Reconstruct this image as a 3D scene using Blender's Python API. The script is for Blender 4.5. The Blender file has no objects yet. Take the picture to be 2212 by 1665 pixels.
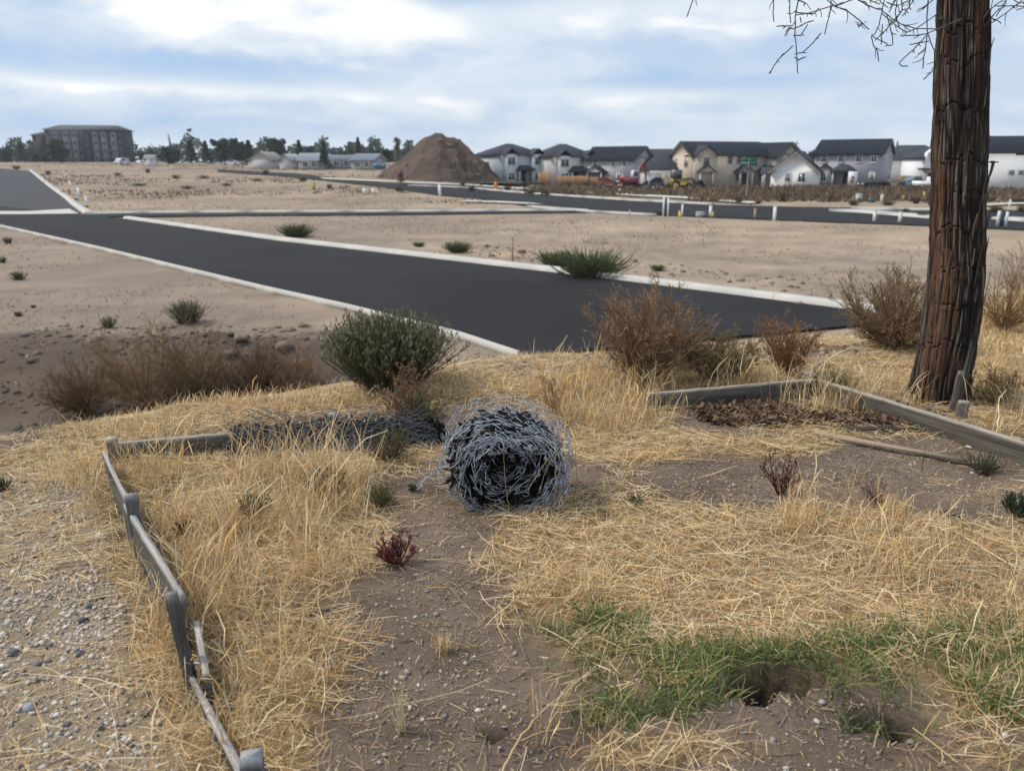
import bpy, math, random
import numpy as np
from mathutils import Vector

rng = np.random.default_rng(7)
random.seed(7)
scene = bpy.context.scene
COL = scene.collection
R = math.radians

# ------------------------------------------------------------------ camera
F, CX, CY, HOR, CZ = 1664.0, 1106.0, 832.5, 352.0, 1.6     # reading of the photograph (2212 x 1665 grid)
TH = math.atan((CY - HOR) / F)
CT, ST = math.cos(TH), math.sin(TH)
cam_d = bpy.data.cameras.new('camera')
cam = bpy.data.objects.new('camera', cam_d)
COL.objects.link(cam)
cam.location = (0, 0, CZ)
cam.rotation_euler = (math.pi / 2 - TH, 0, 0)
cam_d.sensor_width = 36
cam_d.lens = F / 2212 * 36
cam_d.clip_start = 0.05
cam_d.clip_end = 9000
cam_d.dof.use_dof = True
cam_d.dof.focus_distance = 3.6
cam_d.dof.aperture_fstop = 3.0
cam_d.dof.aperture_blades = 0
scene.camera = cam

# ------------------------------------------------------------------ world, sun, exposure
SUN_EL, SUN_AZ = R(48), R(-80)          # azimuth from +Y, negative = to the left
wd = bpy.data.worlds.new('World')
scene.world = wd
wd.use_nodes = True
nt = wd.node_tree
nt.nodes.clear()


def nd(t, typ, **kw):
    n = t.nodes.new(typ)
    for k, v in kw.items():
        if k == 'inp':
            for i, val in v.items():
                n.inputs[i].default_value = val
        else:
            setattr(n, k, v)
    return n


def mth(t, op, a, b=None, c=None, clamp=False):
    n = t.nodes.new('ShaderNodeMath')
    n.operation = op
    n.use_clamp = clamp
    for i, v in enumerate((a, b, c)):
        if v is None:
            continue
        if isinstance(v, (int, float)):
            n.inputs[i].default_value = v
        else:
            t.links.new(v, n.inputs[i])
    return n.outputs[0]


out = nd(nt, 'ShaderNodeOutputWorld')
bg = nd(nt, 'ShaderNodeBackground')
WS = 0.1
bg.inputs['Strength'].default_value = WS
nt.links.new(bg.outputs[0], out.inputs[0])
tc = nd(nt, 'ShaderNodeTexCoord')
sky = nd(nt, 'ShaderNodeTexSky', sky_type='NISHITA', sun_disc=False, sun_elevation=SUN_EL,
         sun_rotation=SUN_AZ, altitude=900, air_density=1.0, dust_density=1.5, ozone_density=1.0)
sep = nd(nt, 'ShaderNodeSeparateXYZ')
nt.links.new(tc.outputs['Generated'], sep.inputs[0])
AZ = mth(nt, 'ARCTAN2', sep.outputs[0], sep.outputs[1])
EL = mth(nt, 'ARCSINE', sep.outputs[2])
# streaky cloud decks: noise stretched along the horizon, squeezed towards it
comb = nd(nt, 'ShaderNodeCombineXYZ')
ELs = mth(nt, 'POWER', mth(nt, 'MAXIMUM', EL, 0.0), 0.72)
nt.links.new(mth(nt, 'MULTIPLY', sep.outputs[0], 2.3), comb.inputs[0])
nt.links.new(mth(nt, 'MULTIPLY', sep.outputs[1], 2.3), comb.inputs[1])
nt.links.new(mth(nt, 'MULTIPLY', ELs, 5.0), comb.inputs[2])
n1 = nd(nt, 'ShaderNodeTexNoise', inp={'Scale': 1.5, 'Detail': 7.0, 'Roughness': 0.55, 'Distortion': 0.35})
nt.links.new(comb.outputs[0], n1.inputs['Vector'])
n2 = nd(nt, 'ShaderNodeTexNoise', inp={'Scale': 4.2, 'Detail': 7.0, 'Roughness': 0.55, 'Distortion': 0.5})
nt.links.new(comb.outputs[0], n2.inputs['Vector'])
C = mth(nt, 'ADD', mth(nt, 'MULTIPLY_ADD', n1.outputs[0], 0.55, 0.22),
        mth(nt, 'MULTIPLY_ADD', n2.outputs[0], 0.82, -0.42))
# individual clouds: (px, py, half width, half height, weight): positive bright cloud, negative blue gap / grey base
CLOUDS = [(330, 50, 420, 48, .22), (760, 40, 260, 42, .22), (660, 120, 320, 55, .22), (130, 215, 240, 16, .32),
          (620, 222, 300, 14, .26), (1330, 225, 260, 20, .20), (1430, 75, 260, 45, .30), (900, 90, 150, 60, .15),
          (520, 172, 330, 26, -.40), (60, 150, 150, 26, -.28), (150, 95, 130, 26, -.22), (200, 285, 400, 26, -.20),
          (1010, 28, 130, 26, -.50), (1420, 195, 300, 18, -.30), (1500, 140, 180, 34, -.16), (1180, 128, 240, 40, -.10),
          (1950, 150, 420, 150, -.14), (330, 2, 90, 12, -.4), (700, 60, 90, 26, -.18), (1620, 20, 340, 24, -.24),
          (600, 285, 400, 22, -.12), (1300, 300, 500, 30, .02), (860, 2, 60, 10, -.2), (20, 75, 120, 50, .12)]
for px, py, sx, sy, w in CLOUDS:
    a0, e0 = math.atan((px - CX) / F), math.atan((HOR - py) / F) * .985
    # a wobble from the noise keeps the edges of each cloud ragged
    wob = mth(nt, 'MULTIPLY_ADD', n2.outputs[0], 2.4 * sy / F, -1.2 * sy / F)
    da = mth(nt, 'MULTIPLY', mth(nt, 'ADD', mth(nt, 'SUBTRACT', AZ, a0), wob), F / sx)
    de = mth(nt, 'MULTIPLY', mth(nt, 'ADD', mth(nt, 'SUBTRACT', EL, e0), wob), F / sy)
    q = mth(nt, 'ADD', mth(nt, 'MULTIPLY', da, da), mth(nt, 'MULTIPLY', de, de))
    g = mth(nt, 'EXPONENT', mth(nt, 'MULTIPLY', q, -1.0))
    C = mth(nt, 'MULTIPLY_ADD', g, w, C)
ramp = nd(nt, 'ShaderNodeValToRGB')
nt.links.new(C, ramp.inputs[0])
cr = ramp.color_ramp
stops = [(0.06, (.42, .58, .82)), (0.30, (.53, .655, .83)), (0.48, (.66, .755, .87)), (0.66, (.80, .855, .92)), (0.84, (1.04, 1.04, 1.04))]
cr.elements[0].position, cr.elements[0].color = stops[0][0], (*stops[0][1], 1)
cr.elements[1].position, cr.elements[1].color = stops[-1][0], (*stops[-1][1], 1)
for p, c in stops[1:-1]:
    e = cr.elements.new(p)
    e.color = (*c, 1)
sc = nd(nt, 'ShaderNodeVectorMath', operation='SCALE')
nt.links.new(ramp.outputs[0], sc.inputs[0])
sc.inputs[3].default_value = .75 / WS
mx = nd(nt, 'ShaderNodeMixRGB', inp={0: 0.94})
nt.links.new(sky.outputs[0], mx.inputs[1])
nt.links.new(sc.outputs[0], mx.inputs[2])
nt.links.new(mx.outputs[0], bg.inputs['Color'])

sun_d = bpy.data.lights.new('sun', 'SUN')
sun_d.energy = 2.5
sun_d.angle = R(9)
sun_d.color = (1.0, .93, .82)
sun = bpy.data.objects.new('sun', sun_d)
COL.objects.link(sun)
sv = Vector((math.sin(SUN_AZ) * math.cos(SUN_EL), math.cos(SUN_AZ) * math.cos(SUN_EL), math.sin(SUN_EL)))
sun.rotation_euler = sv.to_track_quat('Z', 'Y').to_euler()
scene.view_settings.view_transform = 'Standard'
scene.view_settings.look = 'None'
scene.view_settings.gamma = 1
scene.view_settings.exposure = 0.5
scene.view_settings.use_curve_mapping = False
HAZE = .00022
scene.render.engine = 'CYCLES'
scene.cycles.volume_bounces = 0
scene.cycles.max_bounces = 6
scene.cycles.diffuse_bounces = 3
scene.cycles.transmission_bounces = 3
scene.cycles.use_denoising = True


# ------------------------------------------------------------------ picture reading helpers
def ray(px, py):
    a, b = (px - CX) / F, (CY - py) / F
    return np.array([a, CT + b * ST, -ST + b * CT])


def at(px, py, z=0.0):
    r = ray(px, py)
    t = (z - CZ) / r[2]
    return np.array([r[0] * t, r[1] * t, z])


def at_y(px, py, y):
    r = ray(px, py)
    t = y / r[1]
    return np.array([r[0] * t, y, CZ + r[2] * t])


def proj(x, y, z):
    dz = z - CZ
    d = np.maximum(y * CT - dz * ST, 1e-3)
    return CX + F * x / d, CY - F * (y * ST + dz * CT) / d


# ------------------------------------------------------------------ numpy noise
def _hash(ix, iy, seed):
    h = (ix.astype(np.int64) * 374761393 + iy.astype(np.int64) * 668265263 + seed * 974711) & 0xFFFFFFFF
    h = ((h ^ (h >> 13)) * 1274126177) & 0xFFFFFFFF
    h = (h ^ (h >> 16)) & 0xFFFFFFFF
    return h / 4294967295.0


def vnoise(x, y, seed=0):
    x, y = np.asarray(x, float), np.asarray(y, float)
    ix, iy = np.floor(x), np.floor(y)
    fx, fy = x - ix, y - iy
    fx, fy = fx * fx * (3 - 2 * fx), fy * fy * (3 - 2 * fy)
    a, b = _hash(ix, iy, seed), _hash(ix + 1, iy, seed)
    c, d = _hash(ix, iy + 1, seed), _hash(ix + 1, iy + 1, seed)
    return (a * (1 - fx) + b * fx) * (1 - fy) + (c * (1 - fx) + d * fx) * fy


def fbm(x, y, oct=4, seed=0):
    s, a, t = 0.0, 1.0, 0.0
    for i in range(oct):
        s = s + a * vnoise(np.asarray(x) * 2 ** i + 17.3 * i, np.asarray(y) * 2 ** i - 9.1 * i, seed + i)
        t += a
        a *= .5
    return s / t - .5


def sstep(a, b, x):
    t = np.clip((x - a) / (b - a), 0, 1)
    return t * t * (3 - 2 * t)


# ------------------------------------------------------------------ terrain
ZR = -2.4                                        # level of the roads below the yard
EX = [-40, -4.5, -3.05, -2.64, -1.39, -.21, 2.26, 3.5, 5.45, 9, 40]
EY = [3.6, 3.9, 4.25, 4.7, 5.4, 5.95, 6.2, 6.8, 8.0, 10, 12]
LX = [-40, -3, -1.4, 0, 3, 6, 40]
LL = [4, 4.5, 7, 9.6, 9.2, 9.0, 9.0]
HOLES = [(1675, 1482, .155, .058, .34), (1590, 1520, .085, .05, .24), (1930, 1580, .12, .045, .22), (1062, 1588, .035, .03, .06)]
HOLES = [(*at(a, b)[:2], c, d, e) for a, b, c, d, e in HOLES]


def slope_t(x, y):
    s = y - (np.interp(x, EX, EY) + fbm(x * .6, y * .3, 2, 5) * .5)
    t = np.clip(s / np.interp(x, LX, LL), 0, 1)
    return .55 * t + .45 * t * t * (3 - 2 * t)


def zg(x, y):
    x, y = np.asarray(x, float), np.asarray(y, float)
    t = slope_t(x, y)
    z = (ZR - .05) * t
    yard = 1 - sstep(.02, .12, t)
    az = x / np.maximum(y, 1.0)
    w = sstep(.03, -.14, az) * (y > 0)
    z = z + .0185 * np.clip(y - 78, 0, 230) * w                       # the land climbs far off to the left
    z = z + (sstep(350, 900, y) * 20 * sstep(.38, .6, az) * (y > 0))         # low hill behind the right houses
    wx = sstep(-15, -11, x) * sstep(-1.2, -3.5, x)
    wob = fbm(x * .35, y * .05, 2, 9) * 2.2
    z = z - .55 * np.exp(-((y - 13.6 - wob) / 1.7) ** 2) * wx          # ditch below the yard, dug bank beyond it
    z = z + (.34 + .5 * fbm(x * .9, y * .9, 3, 3)) * np.exp(-((y - 17.0 - wob) / .9) ** 2) * sstep(-11, -7, x) * sstep(-2.2, -4.4, x)
    near = np.clip(1 - (np.hypot(x, y) - 9) / 14, 0, 1)
    z = z + yard * (fbm(x * 1.3, y * 1.3, 3, 21) * .07 + fbm(x * 9, y * 9, 3, 23) * .022)
    z = z + (1 - yard) * (fbm(x * .8, y * .8, 3, 31) * .06 + near * fbm(x * 5, y * 5, 3, 33) * .05)
    hn = .10 * fbm(x * 9, y * 9, 3, 35)
    hm = .10 * fbm(x * 9 + 40, y * 9, 3, 36)
    for hx, hy, rx, ry, dp in HOLES:
        z = z + .035 * np.exp(-(((x - hx) / (rx * 1.9)) ** 2 + ((y - hy + ry) / (ry * 1.9)) ** 2)) -  dp * np.exp(-(((x + hn - hx) / rx) ** 2 + ((y + hm - hy) / ry) ** 2) ** 2.6)
    return z


def ground_at(px, py):
    r = ray(px, py)
    t0, t = 0.5, 0.5
    o = np.array([0, 0, CZ])
    while t < 3000:
        p = o + r * t
        if p[2] < float(zg(p[0], p[1])):
            break
        t0, t = t, t * 1.01 + .01
    for _ in range(20):
        m = (t0 + t) / 2
        p = o + r * m
        if p[2] < float(zg(p[0], p[1])):
            t = m
        else:
            t0 = m
    p = o + r * t
    return np.array([p[0], p[1], float(zg(p[0], p[1]))])


def blobs(px, py, lst):
    s = np.zeros_like(px)
    for cx, cy, rx, ry, w in lst:
        q = ((px - cx) / rx) ** 2 + ((py - cy) / ry) ** 2
        s = s + w * np.clip(1.25 - q, 0, 1)
    return s


# where things grow in the yard (read from the photograph, laid on the ground)
TALL = [(520, 1070, 300, 95, 1.2), (560, 1210, 260, 110, .9), (450, 1380, 110, 170, .9), (560, 1580, 130, 130, 1.0), (610, 1440, 110, 120, .4),
        (1330, 880, 150, 62, 1.7), (1000, 845, 240, 28, .8), (1560, 838, 260, 30, .8), (620, 875, 330, 26, .9), (280, 935, 200, 22, .6),
        (150, 1045, 120, 34, .5), (215, 1120, 45, 60, .9), (262, 1240, 45, 70, 1.2), (325, 1430, 55, 120, 1.4), (390, 1590, 70, 120, 1.3), (440, 1680, 60, 60, .8),
        (1860, 1135, 170, 30, .5), (2010, 1230, 190, 60, .55), (1250, 1290, 130, 40, .55), (1720, 1118, 55, 30, .9), (2170, 730, 110, 90, 1.0),
        (2160, 910, 90, 50, .5), (1830, 880, 170, 26, .6), (2130, 1480, 90, 90, .4), (870, 1000, 90, 30, .25), (1230, 1600, 90, 30, .35), (2180, 1330, 80, 80, .5)]
LIE = [(1600, 1210, 620, 120, 1.2), (1330, 1130, 260, 45, .9), (1420, 965, 330, 38, 1.0), (700, 1190, 240, 70, .7), (820, 985, 240, 35, .8), (1950, 1320, 380, 120, 1.1),
       (200, 1010, 240, 50, 1.0), (650, 1430, 170, 130, .4), (1500, 1625, 330, 30, .7), (2050, 1640, 200, 30, .5), (520, 1060, 280, 100, .5), (560, 1500, 180, 200, .5),
       (1250, 1300, 160, 50, .7), (2100, 1060, 160, 30, .5), (1900, 915, 330, 30, .5), (1100, 830, 500, 30, .8), (400, 905, 400, 25, 1.0), (2080, 780, 200, 110, 1.0),
       (1480, 1390, 330, 40, .5), (2120, 1500, 150, 120, .6), (1700, 1440, 500, 80, .35), (1540, 1330, 330, 60, .6), (760, 1110, 90, 40, .3), (1900, 800, 300, 30, .6),
       (2050, 1150, 180, 50, .6), (1760, 960, 70, 40, .5)]
DIRT = [(970, 1160, 140, 55, 1.0), (930, 1290, 170, 90, .8), (960, 1480, 190, 160, 1.2), (1060, 1600, 220, 90, 1.0), (1580, 1035, 200, 60, 1.0), (1950, 1010, 230, 60, .9),
        (1720, 1560, 220, 60, 1.0), (2110, 1080, 140, 45, .6), (780, 1560, 130, 120, .6), (1750, 1640, 330, 50, .5), (820, 1060, 130, 40, .5), (1010, 830, 120, 25, .5)]
GREEN = [(1260, 1390, 150, 75, 1.0), (1450, 1480, 190, 85, 1.0), (2130, 1420, 150, 80, 1.1), (1700, 1440, 200, 40, .5), (2040, 1530, 120, 50, .5), (1640, 1430, 240, 35, .8), (1960, 1395, 210, 34, 1.0), (2060, 1425, 120, 50, .6), (1890, 1500, 140, 32, .6),
         (1920, 1580, 110, 36, .7), (2180, 1560, 60, 110, .7), (1360, 1550, 130, 40, .7), (1500, 1420, 120, 40, .5), (1800, 1460, 140, 30, .5)]
# outside line of the left boards: left of it the ground is gravel
BL = [(-3.2, 4.3), (-2.30, 4.05), (-1.62, 2.85), (-1.12, 2.06), (-.62, 1.45), (.3, .3)]


def left_of_boards(x, y):
    return np.interp(y, [p[1] for p in BL[::-1]], [p[0] for p in BL[::-1]]) - x     # > 0 outside


# ------------------------------------------------------------------ mesh helpers
def tag(o, label=None, cat=None, group=None, kind=None):
    if label:
        o['label'] = label
    if cat:
        o['category'] = cat
    if group:
        o['group'] = group
    if kind:
        o['kind'] = kind
    return o


def thing(name, label, cat, loc=(0, 0, 0), rz=0.0, group=None):
    o = bpy.data.objects.new(name, None)
    COL.objects.link(o)
    o.empty_display_size = .1
    o.location = [float(v) for v in loc]
    o.rotation_euler = (0, 0, rz)
    return tag(o, label, cat, group)


class Acc:
    """collects vertices and faces (quads and triangles) with a colour per vertex, then links ONE mesh"""

    def __init__(self):
        self.v, self.q, self.t, self.c, self.n = [], [], [], [], 0

    def add(self, v, q=None, t=None, c=(1, 1, 1)):
        v = np.asarray(v, float).reshape(-1, 3)
        c = np.asarray(c, float)
        if c.ndim == 1:
            c = np.tile(c, (len(v), 1))
        if q is not None and len(q):
            self.q.append(np.asarray(q, np.int64).reshape(-1, 4) + self.n)
        if t is not None and len(t):
            self.t.append(np.asarray(t, np.int64).reshape(-1, 3) + self.n)
        self.v.append(v)
        self.c.append(c[:, :3])
        self.n += len(v)
        return self

    def mesh(self, name, mat, smooth=False):
        v = np.concatenate(self.v)
        c = np.concatenate(self.c)
        q = np.concatenate(self.q) if self.q else np.zeros((0, 4), np.int64)
        t = np.concatenate(self.t) if self.t else np.zeros((0, 3), np.int64)
        me = bpy.data.meshes.new(name)
        me.vertices.add(len(v))
        me.vertices.foreach_set('co', v.astype(np.float32).ravel())
        li = np.concatenate([q.ravel(), t.ravel()])
        me.loops.add(len(li))
        me.loops.foreach_set('vertex_index', li.astype(np.int32))
        nq, ntr = len(q), len(t)
        st = np.concatenate([np.arange(nq) * 4, nq * 4 + np.arange(ntr) * 3])
        me.polygons.add(nq + ntr)
        me.polygons.foreach_set('loop_start', st.astype(np.int32))
        me.update(calc_edges=True)
        if smooth:
            me.polygons.foreach_set('use_smooth', np.ones(nq + ntr, bool))
        at_ = me.color_attributes.new('Col', 'FLOAT_COLOR', 'POINT')
        at_.data.foreach_set('color', np.concatenate([c, np.ones((len(c), 1))], 1).astype(np.float32).ravel())
        if mat:
            me.materials.append(mat)
        me.validate()
        return me

    def build(self, name, mat, parent=None, smooth=False, loc=None, rz=0.0):
        o = bpy.data.objects.new(name, self.mesh(name, mat, smooth))
        COL.objects.link(o)
        if parent is not None:
            o.parent = parent
        if loc is not None:
            o.location = [float(a) for a in loc]
            o.rotation_euler = (0, 0, rz)
        return o

    # --- primitives
    def box(self, c, s, rz=0.0, col=(1, 1, 1), tilt=None, jit=0.0):
        c, s = np.asarray(c, float), np.asarray(s, float) / 2
        p = np.array([[x, y, z] for z in (-1, 1) for x, y in ((-1, -1), (1, -1), (1, 1), (-1, 1))], float) * s
        if jit:
            p = p + rng.normal(0, jit, p.shape)
        if tilt is not None:
            p = p @ np.array(tilt).T
        ca, sa = math.cos(rz), math.sin(rz)
        p = p @ np.array([[ca, sa, 0], [-sa, ca, 0], [0, 0, 1]]) + c
        return self.add(p, [[0, 3, 2, 1], [4, 5, 6, 7], [0, 1, 5, 4], [1, 2, 6, 5], [2, 3, 7, 6], [3, 0, 4, 7]], c=col)

    def extrude(self, prof, a, b, axis='x', col=(1, 1, 1)):
        """convex or chevron profile of (u, z) points extruded along an axis from a to b (ends as fans)"""
        n = len(prof)
        prof = np.asarray(prof, float)
        P = []
        for k in (a, b):
            for u, z in prof:
                P.append((k, u, z) if axis == 'x' else (u, k, z))
        q = [[i, (i + 1) % n, n + (i + 1) % n, n + i] for i in range(n)]
        cen = prof.mean(0)
        t = []
        P = np.array(P)
        for e, k in ((0, a), (1, b)):
            for i in range(1, n - 1):
                t.append([e * n, e * n + i, e * n + i + 1])
        return self.add(P, q, t, c=col)

    def tubes(self, pts, rad, S=3, col=(1, 1, 1), cap=False):
        """pts (N,K,3), rad scalar / (K,) / (N,K); col (3,) or (N,3)"""
        pts = np.asarray(pts, float)
        if pts.ndim == 2:
            pts = pts[None]
        N, K, _ = pts.shape
        tan = np.gradient(pts, axis=1)
        tan /= np.linalg.norm(tan, axis=2, keepdims=True) + 1e-9
        ref = np.where(np.abs(tan[..., 2:3]) > .9, np.array([1., 0, 0]), np.array([0, 0, 1.]))
        ref = np.broadcast_to(ref[:, :1], tan.shape)
        u = np.cross(tan, ref)
        u /= np.linalg.norm(u, axis=2, keepdims=True) + 1e-9
        w = np.cross(tan, u)
        r = np.broadcast_to(np.asarray(rad, float), (N, K)) if np.ndim(rad) != 1 or len(np.atleast_1d(rad)) == K else np.repeat(np.asarray(rad)[:, None], K, 1)
        an = np.arange(S) * 2 * math.pi / S
        V = pts[:, :, None, :] + r[..., None, None] * (np.cos(an)[None, None, :, None] * u[:, :, None, :] + np.sin(an)[None, None, :, None] * w[:, :, None, :])
        idx = np.arange(N * K * S).reshape(N, K, S)
        a, b = idx[:, :-1], idx[:, 1:]
        q = np.stack([a, np.roll(a, -1, 2), np.roll(b, -1, 2), b], -1).reshape(-1, 4)
        t = None
        if cap:
            t = []
            for k in (0, K - 1):
                for i in range(1, S - 1):
                    t.append(np.stack([idx[:, k, 0], idx[:, k, i], idx[:, k, i + 1]], -1))
            t = np.concatenate(t)
        col = np.asarray(col, float)
        if col.ndim == 2 and len(col) == N:
            col = np.repeat(col, K * S, 0)
        return self.add(V.reshape(-1, 3), q, t, col)

    def ribbons(self, pts, wid, side, col):
        """flat blades: pts (N,K,3), wid (K,) profile * (N,), side (N,3) unit width direction, col (N,3) or (N,K,3)"""
        N, K, _ = pts.shape
        L = pts - side[:, None] * wid[..., None]
        Rr = pts + side[:, None] * wid[..., None]
        V = np.stack([L, Rr], 2).reshape(-1, 3)
        idx = np.arange(N * K * 2).reshape(N, K, 2)
        q = np.stack([idx[:, :-1, 0], idx[:, :-1, 1], idx[:, 1:, 1], idx[:, 1:, 0]], -1).reshape(-1, 4)
        c = np.repeat(col, K * 2, 0) if col.ndim == 2 else np.repeat(col.reshape(-1, 3), 2, 0)
        return self.add(V, q, None, c)

    def rocks(self, cen, size, col, flat=.7):
        """cen (N,3), size (N,), col (N,3): lumpy stones"""
        ph = (1 + 5 ** .5) / 2
        iv = np.array([(-1, ph, 0), (1, ph, 0), (-1, -ph, 0), (1, -ph, 0), (0, -1, ph), (0, 1, ph), (0, -1, -ph), (0, 1, -ph), (ph, 0, -1), (ph, 0, 1), (-ph, 0, -1), (-ph, 0, 1)])
        iv /= np.linalg.norm(iv[0])
        it = np.array([(0, 11, 5), (0, 5, 1), (0, 1, 7), (0, 7, 10), (0, 10, 11), (1, 5, 9), (5, 11, 4), (11, 10, 2), (10, 7, 6), (7, 1, 8), (3, 9, 4), (3, 4, 2), (3, 2, 6), (3, 6, 8), (3, 8, 9), (4, 9, 5), (2, 4, 11), (6, 2, 10), (8, 6, 7), (9, 8, 1)])
        N = len(cen)
        V = iv[None] * (1 + rng.normal(0, .2, (N, 12, 1)))
        V = V * (np.array([1, 1, flat]) * rng.uniform(.65, 1.2, (N, 1, 3)))
        a = rng.uniform(0, 6.28, N)
        ca, sa = np.cos(a)[:, None], np.sin(a)[:, None]
        X = V[..., 0] * ca - V[..., 1] * sa
        Y = V[..., 0] * sa + V[..., 1] * ca
        V = np.stack([X, Y, V[..., 2]], -1) * np.asarray(size)[:, None, None] + np.asarray(cen)[:, None]
        t = (it[None] + (np.arange(N) * 12)[:, None, None]).reshape(-1, 3)
        return self.add(V.reshape(-1, 3), None, t, np.repeat(col, 12, 0))


# ------------------------------------------------------------------ materials
def mat(name, color=None, rough=.85, noise=0.0, nscale=8.0, bump=0.0, bscale=40.0, metal=0.0, trans=0.0, spec=.3, stretch=None, noise2=None, emit=0.0):
    """principled material: base colour (or the mesh's own colour attribute) varied by procedural noise"""
    m = bpy.data.materials.new(name)
    m.use_nodes = True
    t = m.node_tree
    b = t.nodes['Principled BSDF']
    b.inputs['Roughness'].default_value = rough
    b.inputs['Metallic'].default_value = metal
    b.inputs['Specular IOR Level'].default_value = spec
    if color is None:
        src = nd(t, 'ShaderNodeAttribute', attribute_name='Col').outputs['Color']
    else:
        rgb = nd(t, 'ShaderNodeRGB')
        rgb.outputs[0].default_value = (*color, 1)
        src = rgb.outputs[0]
    geo = nd(t, 'ShaderNodeTexCoord').outputs['Object']
    if stretch:
        mp = nd(t, 'ShaderNodeMapping')
        mp.inputs['Scale'].default_value = stretch
        t.links.new(geo, mp.inputs['Vector'])
        geo = mp.outputs[0]

    def mul(src, sc_, amt):
        n = nd(t, 'ShaderNodeTexNoise', inp={'Scale': sc_, 'Detail': 6.0, 'Roughness': .6})
        t.links.new(geo, n.inputs['Vector'])
        f = mth(t, 'MULTIPLY_ADD', n.outputs[0], 2 * amt, 1 - amt)
        v = nd(t, 'ShaderNodeVectorMath', operation='SCALE')
        t.links.new(src, v.inputs[0])
        t.links.new(f, v.inputs[3])
        return v.outputs[0]
    if noise:
        src = mul(src, nscale, noise)
    if noise2:
        src = mul(src, *noise2)
    t.links.new(src, b.inputs['Base Color'])
    if bump:
        n = nd(t, 'ShaderNodeTexNoise', inp={'Scale': bscale, 'Detail': 7.0, 'Roughness': .65})
        t.links.new(geo, n.inputs['Vector'])
        bp = nd(t, 'ShaderNodeBump', inp={'Strength': 1.0, 'Distance': bump})
        t.links.new(n.outputs[0], bp.inputs['Height'])
        t.links.new(bp.outputs[0], b.inputs['Normal'])
    if trans:
        tr = nd(t, 'ShaderNodeBsdfTranslucent')
        t.links.new(src, tr.inputs[0])
        mxs = nd(t, 'ShaderNodeMixShader', inp={0: trans})
        o = t.nodes['Material Output']
        t.links.new(b.outputs[0], mxs.inputs[1])
        t.links.new(tr.outputs[0], mxs.inputs[2])
        t.links.new(mxs.outputs[0], o.inputs[0])
    return m


M = dict(
    ground=mat('ground_soil', None, .95, .22, 14, .012, 55, noise2=(1.3, .22), spec=.15),
    asphalt=mat('asphalt', (.0165, .016, .0185), .9, .35, 60, .006, 160, noise2=(.22, .8), spec=.2),
    asphalt_old=mat('weathered_asphalt', (.05, .05, .056), .9, .15, 6, noise2=(.3, .2), spec=.2),
    concrete=mat('kerb_concrete', (.46, .445, .41), .85, .08, 14, .002, 120, noise2=(1.1, .14)),
    straw=mat('dry_grass', None, .75, trans=.25, spec=.25),
    leaf=mat('leaves', None, .6, trans=.25, spec=.3),
    twig=mat('twigs', None, .85, spec=.2),
    stone=mat('stones', None, .85, .15, 60, spec=.3),
    wood=mat('weathered_wood', None, .85, .75, 3.5, .003, 6, stretch=(1, 60, 60), spec=.2, noise2=(.9, .55)),
    wood_v=mat('weathered_stake_wood', None, .85, .75, 5, .003, 8, stretch=(45, 45, 1), spec=.2, noise2=(1.2, .5)),
    bark=mat('bark', None, .92, .25, 60, .004, 90, stretch=(1, 1, .25), spec=.15),
    wire=mat('galvanised_wire', (.29, .325, .38), .40, .45, 14, metal=.45, spec=.5),
    wire_dull=mat('dull_dark_wire', (.115, .125, .145), .6, .4, 10, metal=.3, spec=.4),
    steel=mat('dark_steel', (.09, .09, .095), .55, .2, 30, metal=.5),
    zinc=mat('zinc', (.55, .56, .58), .35, .1, 30, metal=.8),
    pile=mat('spoil_earth', None, .95, .22, .6, .12, 1.4, spec=.1),
    paint=mat('painted', None, .6, .06, 3, spec=.3),
    siding=mat('house_siding', None, .75, .05, .8, spec=.25),
    shingle=mat('roof_shingle', None, .9, .16, 2.2, spec=.15),
    glass=mat('window_glass', (.055, .07, .085), .12, .2, .8, spec=.7),
    cedar=mat('cedar_fence', None, .85, .2, 1.5),
    metalpaint=mat('vehicle_paint', None, .35, .03, 2, spec=.5),
)

# ------------------------------------------------------------------ ground: one sheet to the horizon
def graded(lo, hi, a, b, h, g=.06):
    mid = list(np.arange(a, b, h))
    up, s, p = [], h, mid[-1]
    while p < hi:
        s *= 1 + g
        p += s
        up.append(p)
    dn, s, p = [], h, mid[0]
    while p > lo:
        s *= 1 + g
        p -= s
        dn.append(p)
    return np.array(dn[::-1] + mid + up)


gx = graded(-4500, 4500, -3.4, 5.0, .031, .06)
gy = graded(-400, 6000, 1.1, 6.6, .031, .055)
GX, GY = np.meshgrid(gx, gy)
x, y = GX.ravel(), GY.ravel()
z = zg(x, y)
t = slope_t(x, y)
yard = 1 - sstep(.0, .10, t)
field = sstep(.75, 1.0, t)
ppx, ppy = proj(x, y, np.zeros_like(x))
inyard = (yard > .01) & (y > .6)
lie = np.where(inyard, np.clip(blobs(ppx, ppy, LIE) + .6 * blobs(ppx, ppy, TALL), 0, 1), .5)
dirt = np.where(inyard, np.clip(blobs(ppx, ppy, DIRT), 0, 1), 0)
grn = np.where(inyard, np.clip(blobs(ppx, ppy, GREEN), 0, 1), 0)
n_a, n_b, n_c = fbm(x * 2.1, y * 2.1, 4, 41), fbm(x * .13, y * .13, 4, 43), fbm(x * .5, y * .9, 4, 47)
cy_ = np.array([.150, .112, .086]) * (1 + .7 * n_a + .6 * fbm(x * 9, y * 9, 3, 50))[:, None]                              # yard soil, a purplish brown
straw_c = np.array([.34, .225, .11])
a = np.clip(lie * .75 - dirt * .5 + n_a * .6, 0, .9)[:, None]
cy_ = cy_ * (1 - a) + straw_c * a
lb = left_of_boards(x, y)
gv = (sstep(-.02, .12, lb) * (ppy > 1040))[:, None] * .85
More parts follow.
